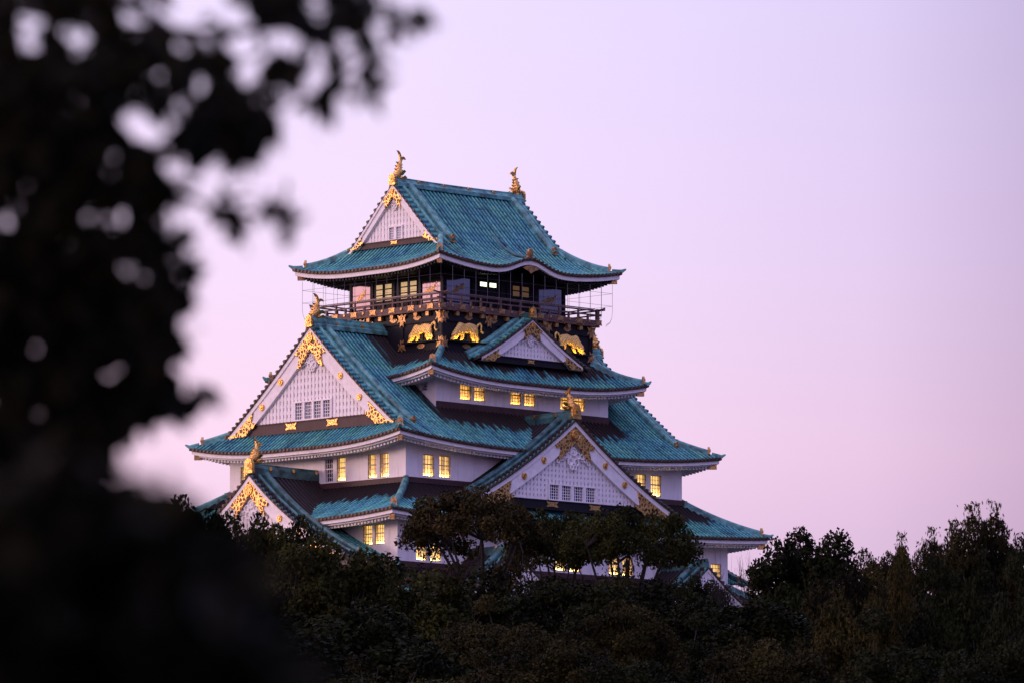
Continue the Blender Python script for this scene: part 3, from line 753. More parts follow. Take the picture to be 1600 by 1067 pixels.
# ---- windows
def window_mesh(w, h, lit):
    """recessed window, origin at bottom centre of opening on the wall face, +y = inwards"""
    b = MB(); Fi = lambda s, o, z: (s, -o, z); d = -0.34
    x0, x1 = -w / 2, w / 2
    for P in ([(x0, 0, 0), (x1, 0, 0), (x1, d, 0), (x0, d, 0)], [(x0, 0, h), (x1, 0, h), (x1, d, h), (x0, d, h)], [(x0, 0, 0), (x0, d, 0), (x0, d, h), (x0, 0, h)], [(x1, 0, 0), (x1, d, 0), (x1, d, h), (x1, 0, h)]):
        b.add([Fi(*p) for p in P], [(0, 1, 2, 3)])
    bar = lambda s0, s1, z0, z1, o0=-0.14, o1=-0.07: b.box(Fi, s0, s1, o0, o1, z0, z1)
    bar(x0, x0 + 0.06, 0, h); bar(x1 - 0.06, x1, 0, h); bar(x0 + 0.06, x1 - 0.06, 0, 0.07); bar(x0 + 0.06, x1 - 0.06, h - 0.06, h)
    zm = h * 0.56; bar(x0 + 0.06, x1 - 0.06, zm - 0.045, zm + 0.045)
    for j in (1, 2, 3): bar(x0 + w * j / 4 - 0.018, x0 + w * j / 4 + 0.018, 0.07, h - 0.06, -0.12, -0.085)
    for z in (zm * 0.36, zm * 0.7, zm + (h - zm) * 0.5): bar(x0 + 0.06, x1 - 0.06, z - 0.018, z + 0.018, -0.122, -0.083)
    return b
WCACHE = {}
WN = [0]
def window(face, s, o, z0, w, h, lit=True):
    WN[0] += 1; var = (WN[0] * 7 // 3) % 4 if lit else 0
    key = (round(w, 2), round(h, 2), lit, var)
    if key not in WCACHE:
        f = window_mesh(w, h, lit); Fi = lambda s, o, z: (s, -o, z)
        fo = f.build('window', M['frame'] if lit else M['frame_white'], keep)
        p = MB(); p.box(Fi, -w / 2, w / 2, -0.36, -0.33, 0, h)
        po = p.build('window_pane', (M['pane_amber'] if lit == 2 else M['pane']) if lit else M['dark_glass'], fo)
        lo = co = None
        if lit:
            l = MB(); l.box(Fi, -w / 2 + 0.08, w / 2 - 0.08, -0.25, -0.20, 0.015, 0.06); lo = l.build('sill_lamp', M['lamp_amber'] if lit == 2 else M['lamp'], fo)
            if var:
                cb = MB(); c0 = {1: (-w / 2, -w * 0.12), 2: (w * 0.18, w / 2), 3: (-w * 0.1, w * 0.22)}[var]
                xx = np.linspace(*c0, 13); oo_ = -0.29 + 0.02 * np.sin(np.arange(13) * 1.7)
                cb.grid(np.stack([np.stack([xx, -oo_, 0 * xx + z_], 1) for z_ in (0.25 * (var == 2) + 0.1, h)], 0)); co = cb.build('curtain', M['curtain'], fo)
        WCACHE[key] = (fo, po, lo, co); obj = fo
    else:
        fo, po, lo, co = WCACHE[key]; obj = fo.copy(); COL.objects.link(obj); obj.parent = keep
        for c in (po, lo, co):
            if c: cc = c.copy(); COL.objects.link(cc); cc.parent = obj
    obj.location = FR(face)(s, o, z0); obj.rotation_euler = (0, 0, ROT[face])
    return obj

def storey(name, a, b, z0, z1, wins, mat_='plaster'):
    """four walls with real window openings; wins = {face: [(s0,s1,z0,z1,lit)]}"""
    mb = MB()
    for f in range(4):
        L, o = (a, b) if f in (0, 3) else (b, a)
        ws = wins.get(f, [])
        xs = sorted({-L, L, *[x for q in ws for x in q[:2]]}); zs = sorted({z0, z1, *[x for q in ws for x in q[2:4]]})
        P = FA(f, np.array(xs)[None, :] + 0 * np.array(zs)[:, None], np.full((len(zs), len(xs)), o), np.array(zs)[:, None] + 0 * np.array(xs)[None])
        keepm = np.ones((len(zs) - 1, len(xs) - 1), bool)
        for i in range(len(zs) - 1):
            for j in range(len(xs) - 1):
                cx, cz = (xs[j] + xs[j + 1]) / 2, (zs[i] + zs[i + 1]) / 2
                if any(q[0] < cx < q[1] and q[2] < cz < q[3] for q in ws): keepm[i, j] = False
        mb.grid(P, keep=keepm)
        for q in ws: window(f, (q[0] + q[1]) / 2, o, q[2], q[1] - q[0], q[3] - q[2], q[4])
    return mb.build(name, M[mat_], keep)

def pairs(cs, off, w, z0, z1, lit=True): return [(c + sg * off - w / 2, c + sg * off + w / 2, z0, z1, lit) for c in cs for sg in (-1, 1)]

def build_keep():
    # stone base and hidden lowest storey
    sb = MB(); t = np.linspace(0, 1, 9)
    for f in range(4):
        A_, B_ = (20.3, 15.2) if f in (0, 3) else (15.2, 20.3)
        fl = 6.5 * (1 - t) ** 1.8; zz = 15.0 + 16.0 * t
        s = np.linspace(-1, 1, 12)
        sb.grid(FA(f, s[None] * (A_ + fl)[:, None], (B_ + fl)[:, None] + 0 * s[None], zz[:, None] + 0 * s[None]))
    sb.add([(-20.3, -15.2, 31 - Z0), (20.3, -15.2, 31 - Z0), (20.3, 15.2, 31 - Z0), (-20.3, 15.2, 31 - Z0)], [(0, 1, 2, 3)])
    sb.build('stone_base', M['stone'], keep)
    storey('storey_wall', 20.0, 14.6, 31.0, 36.6, {0: pairs((-14, -5, 5, 14), 0.8, 1.15, 32.6, 34.2, False), 1: pairs((-9, 0, 9), 0.8, 1.0, 32.6, 34.2, False)})
    p0 = lambda t: 35.6 + 3.22 * (0.72 * t + 0.28 * t * t)
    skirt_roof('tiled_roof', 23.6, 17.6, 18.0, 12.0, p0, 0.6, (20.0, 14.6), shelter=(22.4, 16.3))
    # storey with the windows behind the trees
    w1 = {0: pairs((-14.9, -5.9, 0.1, 6.0, 16.1), 0.75, 1.15, 39.15, 40.65), 1: pairs((9.55, 3.2, -3.2, -9.55), 0.65, 1.02, 40.35, 41.9)}
    storey('storey_wall', 18.2, 12.2, 38.6, 42.9, w1)
    p1 = lambda t: 42.28 + 3.22 * (0.74 * t + 0.26 * t * t)
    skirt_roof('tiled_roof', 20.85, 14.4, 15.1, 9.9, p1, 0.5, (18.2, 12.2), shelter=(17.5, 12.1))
    # second storey
    w2 = {0: pairs((-11.95, 11.4), 0.87, 1.18, 45.88, 47.58), 1: [(0.93, 1.85, 45.83, 47.68, False), (2.3, 3.25, 45.83, 47.68, True), (5.8, 6.72, 45.83, 47.68, True), (7.12, 8.1, 45.83, 47.68, True), (-8.75, -7.85, 45.83, 47.68, True), (-7.4, -6.5, 45.83, 47.68, True)]}
    storey('storey_wall', 15.25, 10.0, 45.5, 48.9, w2)
    pr2 = poly([(0, 48.3), (2.65, 50.15), (4.4, 51.5), (5.7, 52.5), (8.0, 54.4), (10.15, 56.35), (12.0, 58.05)])
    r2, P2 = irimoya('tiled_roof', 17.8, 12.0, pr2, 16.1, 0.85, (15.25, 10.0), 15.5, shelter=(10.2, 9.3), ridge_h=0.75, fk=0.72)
    for f in (1, 2):
        gable_front(f, 0, 15.6, P2, 9.9, 50.75, 0.85, 1.75, 1.0, 4, (0.82, 0.24, 1.3), squares=False, base_mat='brown', ck=0.80)
    # third storey, pushed through that roof
    w3 = {0: pairs((-5.55, -0.05, 5.5), 0.77, 1.16, 52.44, 53.84, 2), 1: [(5.65, 6.4, 53.0, 54.2, False)]}
    storey('storey_wall', 9.5, 7.4, 49.5, 54.75, w3)
    fl = MB()
    for f in range(4):
        L, o = (9.55, 7.45) if f in (0, 3) else (7.45, 9.55)
        if f in (0, 3): fl.box(FR(f), -L, L, o - 0.04, o + 0.02, 50.3, 52.16)
    fl.build('wall_flashing', M['brown'], keep)
    for a_, b_, z_ in ((18.2, 12.2, 39.0), (15.25, 10.0, 45.72)):
        fb = MB()
        for f in range(4):
            L, o = (a_ + 0.3, b_) if f in (0, 3) else (b_, a_); fb.box(FR(f), -L, L, o + 0.004, o + 0.3, z_ - 0.42, z_)
        fb.build('wall_flashing', M['brown'], keep)
    p3 = lambda t: 53.88 + 2.5 * (0.74 * t + 0.26 * t * t)
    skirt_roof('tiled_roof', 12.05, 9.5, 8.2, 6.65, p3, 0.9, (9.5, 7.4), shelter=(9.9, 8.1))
    # gables standing on the roofs
    Pd = poly([(0, 59.25), (2.9, 57.4), (5.3, 56.1), (7.0, 55.35)])
    for f in (0, 3):
        dormer('gable_roof', f, 0.1, 8.45, 6.4, Pd, 6.3, None, 0.4, fishy=False, k=0.75)
        gable_front(f, 0.1, 7.95, Pd, 5.6, 56.05, 0.5, 1.05, 0.62, 0, squares=True, discs=(), plates=(0,), base_mat='black', ck=0.5)
    Pb = poly([(0, 50.95), (2.8, 48.98), (5.0, 47.5), (7.5, 46.05), (10.15, 44.7), (12.2, 43.8)])
    for f in (0, 3):
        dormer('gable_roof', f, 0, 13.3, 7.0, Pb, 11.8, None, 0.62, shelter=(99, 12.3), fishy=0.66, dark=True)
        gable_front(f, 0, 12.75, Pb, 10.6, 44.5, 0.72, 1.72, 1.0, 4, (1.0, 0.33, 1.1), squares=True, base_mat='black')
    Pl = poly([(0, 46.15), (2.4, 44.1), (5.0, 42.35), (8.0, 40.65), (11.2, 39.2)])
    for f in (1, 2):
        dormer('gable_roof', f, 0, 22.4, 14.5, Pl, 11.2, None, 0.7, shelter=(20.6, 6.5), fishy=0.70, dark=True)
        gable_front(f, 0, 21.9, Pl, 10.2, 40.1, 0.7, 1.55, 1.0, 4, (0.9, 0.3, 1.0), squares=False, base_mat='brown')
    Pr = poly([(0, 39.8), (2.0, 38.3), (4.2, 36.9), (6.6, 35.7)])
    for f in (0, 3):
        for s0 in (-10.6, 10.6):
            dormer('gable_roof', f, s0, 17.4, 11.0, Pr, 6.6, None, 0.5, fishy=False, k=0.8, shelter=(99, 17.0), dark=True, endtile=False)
            gable_front(f, s0, 16.9, Pr, 5.9, 36.4, 0.5, 1.1, 0.65, 2, (0.7, 0.2, 0.7), squares=True, chev=False, discs=(), plates=(1.6,), base_mat='black')
    # black tiger storey
    a4, b4 = 8.2, 6.7
    storey('storey_wall', a4, b4, 55.6, 59.35, {}, 'black')
    tr = MB()
    for f in range(4):
        L, o = (a4, b4) if f in (0, 3) else (b4, a4); F = FR(f)
        tr.box(F, -L - 0.12, L + 0.12, o, o + 0.12, 56.25, 56.95)
        tr.box(F, -L - 0.12, L + 0.12, o, o + 0.13, 58.55, 58.95)
        n = 3 if f in (0, 3) else 3
        for x in np.linspace(-L, L, 2 * n + 1 if f in (0, 3) else 7):
            tr.box(F, x - 0.17, x + 0.17, o, o + 0.11, 56.95, 58.55)
    tr.build('black_timber_frame', M['black'], keep)
    star = [(-0.5, 0.42), (-0.18, 0.3), (0, 0.5), (0.18, 0.3), (0.5, 0.42), (0.34, 0.08), (0.5, -0.25), (0.2, -0.1), (0.2, -0.55), (0.07, -0.42), (-0.07, -0.42), (-0.2, -0.55), (-0.2, -0.1), (-0.5, -0.25), (-0.34, 0.08)]
    proto = {}
    def fitting(kind, face, s, o, z):
        if kind not in proto:
            b = MB(); Fi = lambda s, o, z: (s, -o, z)
            if kind == 'star': b.plate(Fi, star, 0, 0.06); b.disc(Fi, 0, 0.12, 0.14, 0.06, 0.14, 8)
            elif kind == 'foot': b.plate(Fi, [(x * 0.9, -z_ * 0.9) for x, z_ in star][::-1], 0, 0.06); b.disc(Fi, 0, -0.1, 0.12, 0.06, 0.12, 8)
            elif kind == 'oval': b.plate(Fi, [(0.42 * math.cos(t) * (1 + 0.12 * math.cos(4 * t)), 0.19 * math.sin(t)) for t in np.linspace(0, 2 * math.pi, 17)[:-1]], 0, 0.05)
            elif kind == 'peg': b.box(Fi, -0.17, 0.17, -0.3, 0.02, -0.16, 0.16)
            elif kind == 'pegoval':
                b.box(Fi, -0.17, 0.17, -0.3, 0.03, 0.0, 0.34); b.plate(Fi, [(0.38 * math.cos(t) * (1 + 0.15 * math.cos(4 * t)), -0.1 + 0.2 * math.sin(t)) for t in np.linspace(0, 2 * math.pi, 17)[:-1]], -0.25, -0.19)
            elif kind == 'railplate': b.plate(Fi, [(-0.36, 0.16), (0.36, 0.16), (0.3, 0), (0.36, -0.28), (0.12, -0.22), (-0.12, -0.22), (-0.36, -0.28), (-0.3, 0)], 0, 0.05)
            elif kind == 'stud': b.disc(Fi, 0, 0, 0.11, 0, 0.07, 8)
            proto[kind] = b.build('gold_fitting', M['gold_dull'], keep); ob = proto[kind]
        else:
            ob = proto[kind].copy(); COL.objects.link(ob); ob.parent = keep
        ob.location = FR(face)(s, o, z); ob.rotation_euler = (0, 0, ROT[face])
    for f in (0, 1):
        L, o = (a4, b4) if f == 0 else (b4, a4)
        cols = (-L * 0.995, -L * 0.395, L * 0.395, L * 0.995) if f == 0 else (-L * 0.99, -L * 0.35, L * 0.35, L * 0.99)
        for x in cols: fitting('star', f, x, o + 0.14, 58.9); fitting('foot', f, x, o + 0.13, 56.85)
        nb = 12 if f == 0 else 10
        for i in range(nb + 1):
            x = -L + 2 * L * i / nb
            if min(abs(x - c) for c in cols) < 0.5: continue
            fitting('pegoval' if i % 2 == 0 else 'peg', f, x, o + 0.34, 59.05 if i % 2 == 0 else 59.16)
        for x in [(cols[i] + cols[i + 1]) / 2 for i in range(3)]: fitting('oval', f, x, o + 0.12, 56.7)
    # tigers
    def tiger(face, s, o, z, mirror, k=1.0, crouch=0.0):
        bm = MB()
        def ball(x, z_, rx, rz, ry):
            th = np.linspace(0, math.pi, 8); ph = np.linspace(0, 2 * math.pi, 13)
            P = np.stack([x + rx * np.sin(th)[:, None] * np.cos(ph)[None], ry * np.sin(th)[:, None] * np.sin(ph)[None], z_ + rz * np.cos(th)[:, None] + 0 * ph[None]], -1)
            bm.grid(P)
        def chain(pts, r, ry=0.8):
            pts = np.array(pts, float); n = 16; t = np.linspace(0, 1, len(pts)); tt = np.linspace(0, 1, n)
            px, pz = np.interp(tt, t, pts[:, 0]), np.interp(tt, t, pts[:, 1]); rr = np.interp(tt, t, r)
            for a, c, q in zip(px, pz, rr): ball(a, c, q, q, q * ry)
        chain([(0.75, 0.80), (0.35, 0.88), (-0.15, 0.80), (-0.6, 0.82)], [0.36, 0.33, 0.30, 0.37], 0.55)
        chain([(-0.6, 0.82), (-0.85, 0.66), (-1.05, 0.46)], [0.34, 0.28, 0.27], 0.6)            # neck to head
        ball(-1.13, 0.40, 0.27, 0.25, 0.24); ball(-1.33, 0.32, 0.15, 0.13, 0.16); ball(-0.98, 0.64, 0.08, 0.09, 0.1); ball(-1.18, 0.63, 0.07, 0.08, 0.1)
        chain([(-0.75, 0.62), (-1.05, 0.22), (-1.3, 0.10), (-1.5, 0.07)], [0.24, 0.15, 0.12, 0.11], 0.8)   # reaching foreleg
        chain([(-0.45, 0.6), (-0.35, 0.3), (-0.55, 0.08)], [0.25, 0.14, 0.12], 0.8)
        chain([(0.75, 0.7), (0.62, 0.36), (0.85, 0.22), (0.72, 0.07)], [0.32, 0.19, 0.12, 0.12], 0.8)
        chain([(0.9, 0.7), (1.02, 0.42), (1.22, 0.26), (1.10, 0.07)], [0.28, 0.17, 0.11, 0.11], 0.8)
        chain([(1.02, 0.92), (1.25, 1.15), (1.45, 1.22), (1.58, 1.08), (1.52, 0.82), (1.66, 0.62), (1.78, 0.68)], [0.10, 0.085, 0.08, 0.08, 0.075, 0.075, 0.06], 1.0)
        me = bpy.data.meshes.new('tmp'); me.from_pydata(np.concatenate(bm.v).tolist(), [], bm.f)
        to = bpy.data.objects.new('tmp', me); COL.objects.link(to)
        md = to.modifiers.new('r', 'REMESH'); md.mode = 'VOXEL'; md.voxel_size = 0.045; md.use_smooth_shade = True
        sm = to.modifiers.new('s', 'SMOOTH'); sm.factor = 0.5; sm.iterations = 2
        dg = bpy.context.evaluated_depsgraph_get(); me2 = bpy.data.meshes.new_from_object(to.evaluated_get(dg))
        bpy.data.objects.remove(to)
        me2.materials.clear(); me2.materials.append(M['tiger'])
        ob = bpy.data.objects.new('tiger_relief', me2); COL.objects.link(ob); ob.parent = keep
        ob.location = FR(face)(s, o + 0.16, z); ob.rotation_euler = (0, 0, ROT[face]); ob.scale = (k * (-1 if mirror else 1), k, k * 1.18)
        lm = MB(); Fi = lambda s, o, z: (s, -o, z); lm.box(Fi, -1.35 * k, 1.35 * k, 0.16, 0.21, 0.0, 0.03)
        lo = lm.build('ledge_lamp', M['uplight'], ob); 
        lo.parent = keep; lo.location = FR(face)(s, o + 0.30, z - 0.05); lo.rotation_euler = (0, 0, ROT[face])
        led = MB(); led.box(Fi, -1.9 * k, 1.9 * k, 0.0, 0.56, -0.12, -0.06); led.box(Fi, -1.9 * k, 1.9 * k, 0.52, 0.56, -0.06, 0.0)
        le = led.build('tiger_ledge', M['black'], keep); le.location = FR(face)(s, o, z - 0.0); le.rotation_euler = (0, 0, ROT[face])
    tiger(0, -5.75, b4, 57.06, False, 1.06); tiger(0, 5.75, b4, 57.06, True, 1.06)
    tiger(1, 4.55, a4, 57.06, False, 0.98); tiger(1, -4.55, a4, 57.06, True, 0.98)
    # balcony
    fl = MB(); A5, B5 = 8.75, 7.15
    for f in range(4):
        L, o = (A5, B5) if f in (0, 3) else (B5, A5); F = FR(f)
        fl.box(F, -L, L, o - 2.6, o, 59.36, 59.56) if f in (0, 3) else fl.box(F, -L + 2.6, L - 2.6, o - 2.6, o, 59.36, 59.56)
    fl.build('balcony_floor', M['rail'], keep)
    for f in range(4):
        L, o = (A5, B5) if f in (0, 3) else (B5, A5); F = FR(f); o -= 0.1
        rb = MB()
        rb.box(F, -L, L, o - 0.1, o + 0.12, 59.56, 59.86)
        rb.box(F, -L - 0.35, L + 0.35, o - 0.05, o + 0.05, 60.22, 60.33)
        x = np.linspace(-L - 0.75, L + 0.75, 41); z = 60.62 + 0.14 * np.clip((np.abs(x) - L + 0.3) / 1.0, 0, 1) ** 1.5
        rb.tube(FA(f, x, np.full_like(x, o), z), 0.065, 8)
        n = 16 if f in (0, 3) else 13
        for i in range(n + 1):
            xx = -L + 0.1 + (2 * L - 0.2) * i / n
            rb.box(F, xx - 0.075, xx + 0.075, o - 0.07, o + 0.07, 59.86, 60.22)
            if i % 2 == 0: rb.box(F, xx - 0.06, xx + 0.06, o - 0.06, o + 0.06, 60.33, 60.60)
        for sg in (-1, 1): rb.box(F, sg * (L - 0.1) - 0.13, sg * (L - 0.1) + 0.13, o - 0.13, o + 0.135, 59.3, 60.75)
        rb.build('balcony_railing', M['rail'], keep)
        st = MB(); x = np.array([-L + 0.2, 0, L - 0.2]); st.tube(FA(f, x, np.full(3, o - 0.22), np.full(3, 60.78)), 0.045, 6); st.build('steel_handrail', M['steel'], keep)
        if f < 2:
            for i in range(n + 1):
                xx = -L + 0.1 + (2 * L - 0.2) * i / n
                fitting('railplate' if i % 2 == 0 else 'stud', f, xx, o + 0.125, 59.72)
    # glazed room
    a5, b5 = 6.7, 5.25
    storey('storey_wall', a5, b5, 59.5, 63.7, {}, 'black')
    for f in (0, 1, 2, 3):
        L, o = (a5, b5) if f in (0, 3) else (b5, a5); F = FR(f)
        pf = MB()
        for x in (-L + 0.05, -L * 0.52, -L * 0.05, L * 0.05, L * 0.52, L - 0.05): pf.box(F, x - 0.12, x + 0.12, o, o + 0.10, 59.56, 63.3)
        pf.box(F, -L, L, o, o + 0.12, 62.35, 62.6); pf.build('black_timber_frame', M['black'], keep)
        wdt = L * 0.36
        for sg in (-1, 1):
            pm = MB(); c = sg * L * 0.76; pm.box(F, c - wdt / 2 - 0.05, c + wdt / 2 + 0.05, o + 0.01, o + 0.05, 59.75, 62.25)
            po = pm.build('crane_panel', M['panel'], keep)
            cr = MB(); z = 61.35; k = 0.95
            body = [(-1.0, -0.62), (-0.75, -0.2), (-0.35, 0.02), (-0.25, 0.35), (0.1, 0.22), (0.3, 0.5), (0.75, 0.62), (0.55, 0.38), (0.78, 0.36), (0.42, 0.16), (0.6, 0.05), (0.18, 0.0), (0.05, -0.22), (-0.25, -0.22), (-0.6, -0.4)]
            if sg > 0: body = [(-1.05, -0.1), (-0.7, -0.02), (-0.35, 0.08), (-0.2, 0.34), (-0.08, 0.1), (0.3, 0.25), (0.85, 0.62), (0.62, 0.22), (0.35, -0.12), (0.2, -0.35), (0.0, -0.22), (-0.45, -0.3), (-0.95, -0.22)]
            cr.plate(F, [(c + x * k * wdt / 2.4, z + y * k * 0.95) for x, y in body], o + 0.05, o + 0.065)
            cr.build('gold_crane', M['gold_dull'], po)
        # doors with lit panes between
        for c in (-L * 0.27, L * 0.27):
            dm = MB()
            for dx in (-0.52, 0.52):
                dm.box(F, c + dx - 0.46, c + dx - 0.38, o + 0.01, o + 0.07, 59.6, 62.2); dm.box(F, c + dx + 0.38, c + dx + 0.46, o + 0.01, o + 0.07, 59.6, 62.2)
                for z in (59.6, 60.2, 60.75, 61.25, 61.72, 62.15): dm.box(F, c + dx - 0.38, c + dx + 0.38, o + 0.01, o + 0.07, z, z + 0.09)
            do = dm.build('lattice_door', M['black'], keep)
            pm = MB()
            rows_ = [(61.81, 62.15), (61.34, 61.72)] if f == 0 else [(59.69, 60.2), (60.84, 61.25), (61.34, 61.72), (61.81, 62.15)]
            for dx in (-0.52, 0.52):
                for z0_, z1_ in rows_[:1 if (f == 0 and c < 0) else 4]: pm.box(F, c + dx - 0.38, c + dx + 0.38, o + 0.005, o + 0.03, z0_, z1_)
            pm.build('door_pane', M['room'] if f == 0 and c < 0 else (M['room_dim'] if f == 0 else M['room_pane']), do)
    # safety net round the balcony
    for f in range(4):
        L, o = (A5 + 0.75, B5 + 0.75) if f in (0, 3) else (B5 + 0.75, A5 + 0.75)
        nb = MB(); n = 15 if f in (0, 3) else 13
        for i in range(n + 1):
            x = -L + 2 * L * i / n
            top = 62.75
            nb.tube(FA(f, np.full(6, x), o - np.array([0.0, 0.0, 0.0, 0.06, 0.28, 0.75]), np.array([top, 61.4, 60.6, 60.1, 59.7, 59.45])), 0.016, 4)
        for z in (62.0, 61.0): nb.tube(FA(f, np.array([-L, 0, L]), np.full(3, o), np.full(3, z)), 0.012, 4)
        nb.build('safety_net', M['wire'], keep)
    # top roof
    pr4 = poly([(0, 62.95), (1.8, 63.85), (3.6, 65.2), (5.4, 66.95), (6.8, 68.5), (8.4, 70.0)])
    r4, P4 = irimoya('tiled_roof', 10.15, 8.4, pr4, 7.2, 0.7, (6.7, 5.25), 6.7, white=False, ridge_h=0.52, fk=0.86, bump=0.95)
    for f in (1, 2):
        gable_front(f, 0, 6.8, P4, 5.4, 65.55, 0.45, 0.95, 0.62, 2, (0.55, 0.26, 0.95), squares=False, discs=(), plates=(0,), base_mat='brown', ck=0.5)
    for sy in (-1, 1):
        D = np.linspace(0.35, 4.6, 10); z = pr4(D) + 0.95 * np.clip(1 - D / 3.6, 0, 1) ** 1.5 + 0.05
        kb = MB(); kb.sweep(np.stack([0 * D, sy * (8.4 - D), z - Z0], 1), ridge_prof(0.42, 0.34), scale=np.linspace(1, 0.5, 10)); kb.build('bargeboard_ridge', M['ridge_dark'], r4)
        onigawara(None, r4, (0, sy * 8.15, float(z[0]) - Z0 + 0.02), 0 if sy < 0 else math.pi, 0.85, 'gold_dull')
        cm = MB(); F = FR(0 if sy < 0 else 3); zc = float(pr4(0)) + 0.95 - 0.75
        cm.plate(F, [(-0.9, zc), (-0.45, zc + 0.2), (0, zc + 0.26), (0.45, zc + 0.2), (0.9, zc), (0.35, zc - 0.18), (0, zc - 0.4), (-0.35, zc - 0.18)], 8.2, 8.28); cm.build('gold_pendant', M['gold_dull'], r4)
build_keep()
# ------------------------------------------------------------------ trees
def leaf_mesh(name, c, size, m, up=0.5, aspect=0.5, droop=False, r=None):
    """one mesh of many rhombic leaves centred at c"""
    r = r or rng; n = len(c)
    a = r.normal(size=(n, 3)); a[:, 2] *= 0.5
    if droop: a = r.normal(size=(n, 3)) * 0.6; a[:, 2] -= 0.6
    a /= np.linalg.norm(a, axis=1, keepdims=True)
    nrm = r.normal(size=(n, 3)) + np.array([0, 0, up]); b = np.cross(a, nrm); b /= np.maximum(np.linalg.norm(b, axis=1, keepdims=True), 1e-6)
    sz = size * r.uniform(0.6, 1.35, (n, 1)); a = a * sz; b = b * sz * aspect
    V = np.stack([c - a * 0.5, c - a * 0.05 + b * 0.5, c + a * 0.5, c - a * 0.05 - b * 0.5], 1).reshape(-1, 3).astype(np.float32)
    me = bpy.data.meshes.new(name); me.vertices.add(4 * n); me.vertices.foreach_set('co', V.ravel())
    me.loops.add(4 * n); me.loops.foreach_set('vertex_index', np.arange(4 * n, dtype=np.int32))
    me.polygons.add(n); me.polygons.foreach_set('loop_start', np.arange(0, 4 * n, 4, dtype=np.int32))
    me.update(calc_edges=True); me.materials.append(m); return me

def crown_points(R, H, ncl, nper, r, low=-0.35, rc=(0.9, 1.7), inner=0.5):
    """leaf clumps through a dome-shaped crown; returns leaf centres, clump centres"""
    cl = []
    while len(cl) < ncl:
        d = r.normal(size=3); d /= np.linalg.norm(d)
        if d[2] < low: continue
        k = r.uniform(inner, 1.0) ** 0.6
        cl.append(np.array([d[0] * R * k, d[1] * R * k, d[2] * H * k]) * (1 + 0.06 * r.normal()))
    cl = np.array(cl); pts = []
    for c in cl:
        q = r.normal(size=(nper, 3)); q /= np.linalg.norm(q, axis=1, keepdims=True)
        q *= r.uniform(0.25, 1, (nper, 1)) ** 0.5 * r.uniform(*rc)
        q[:, 2] = q[:, 2] * 0.55 + np.abs(q[:, 0] * 0) - 0.12 * (q[:, 0] ** 2 + q[:, 1] ** 2)
        pts.append(c + q)
    return np.concatenate(pts), cl

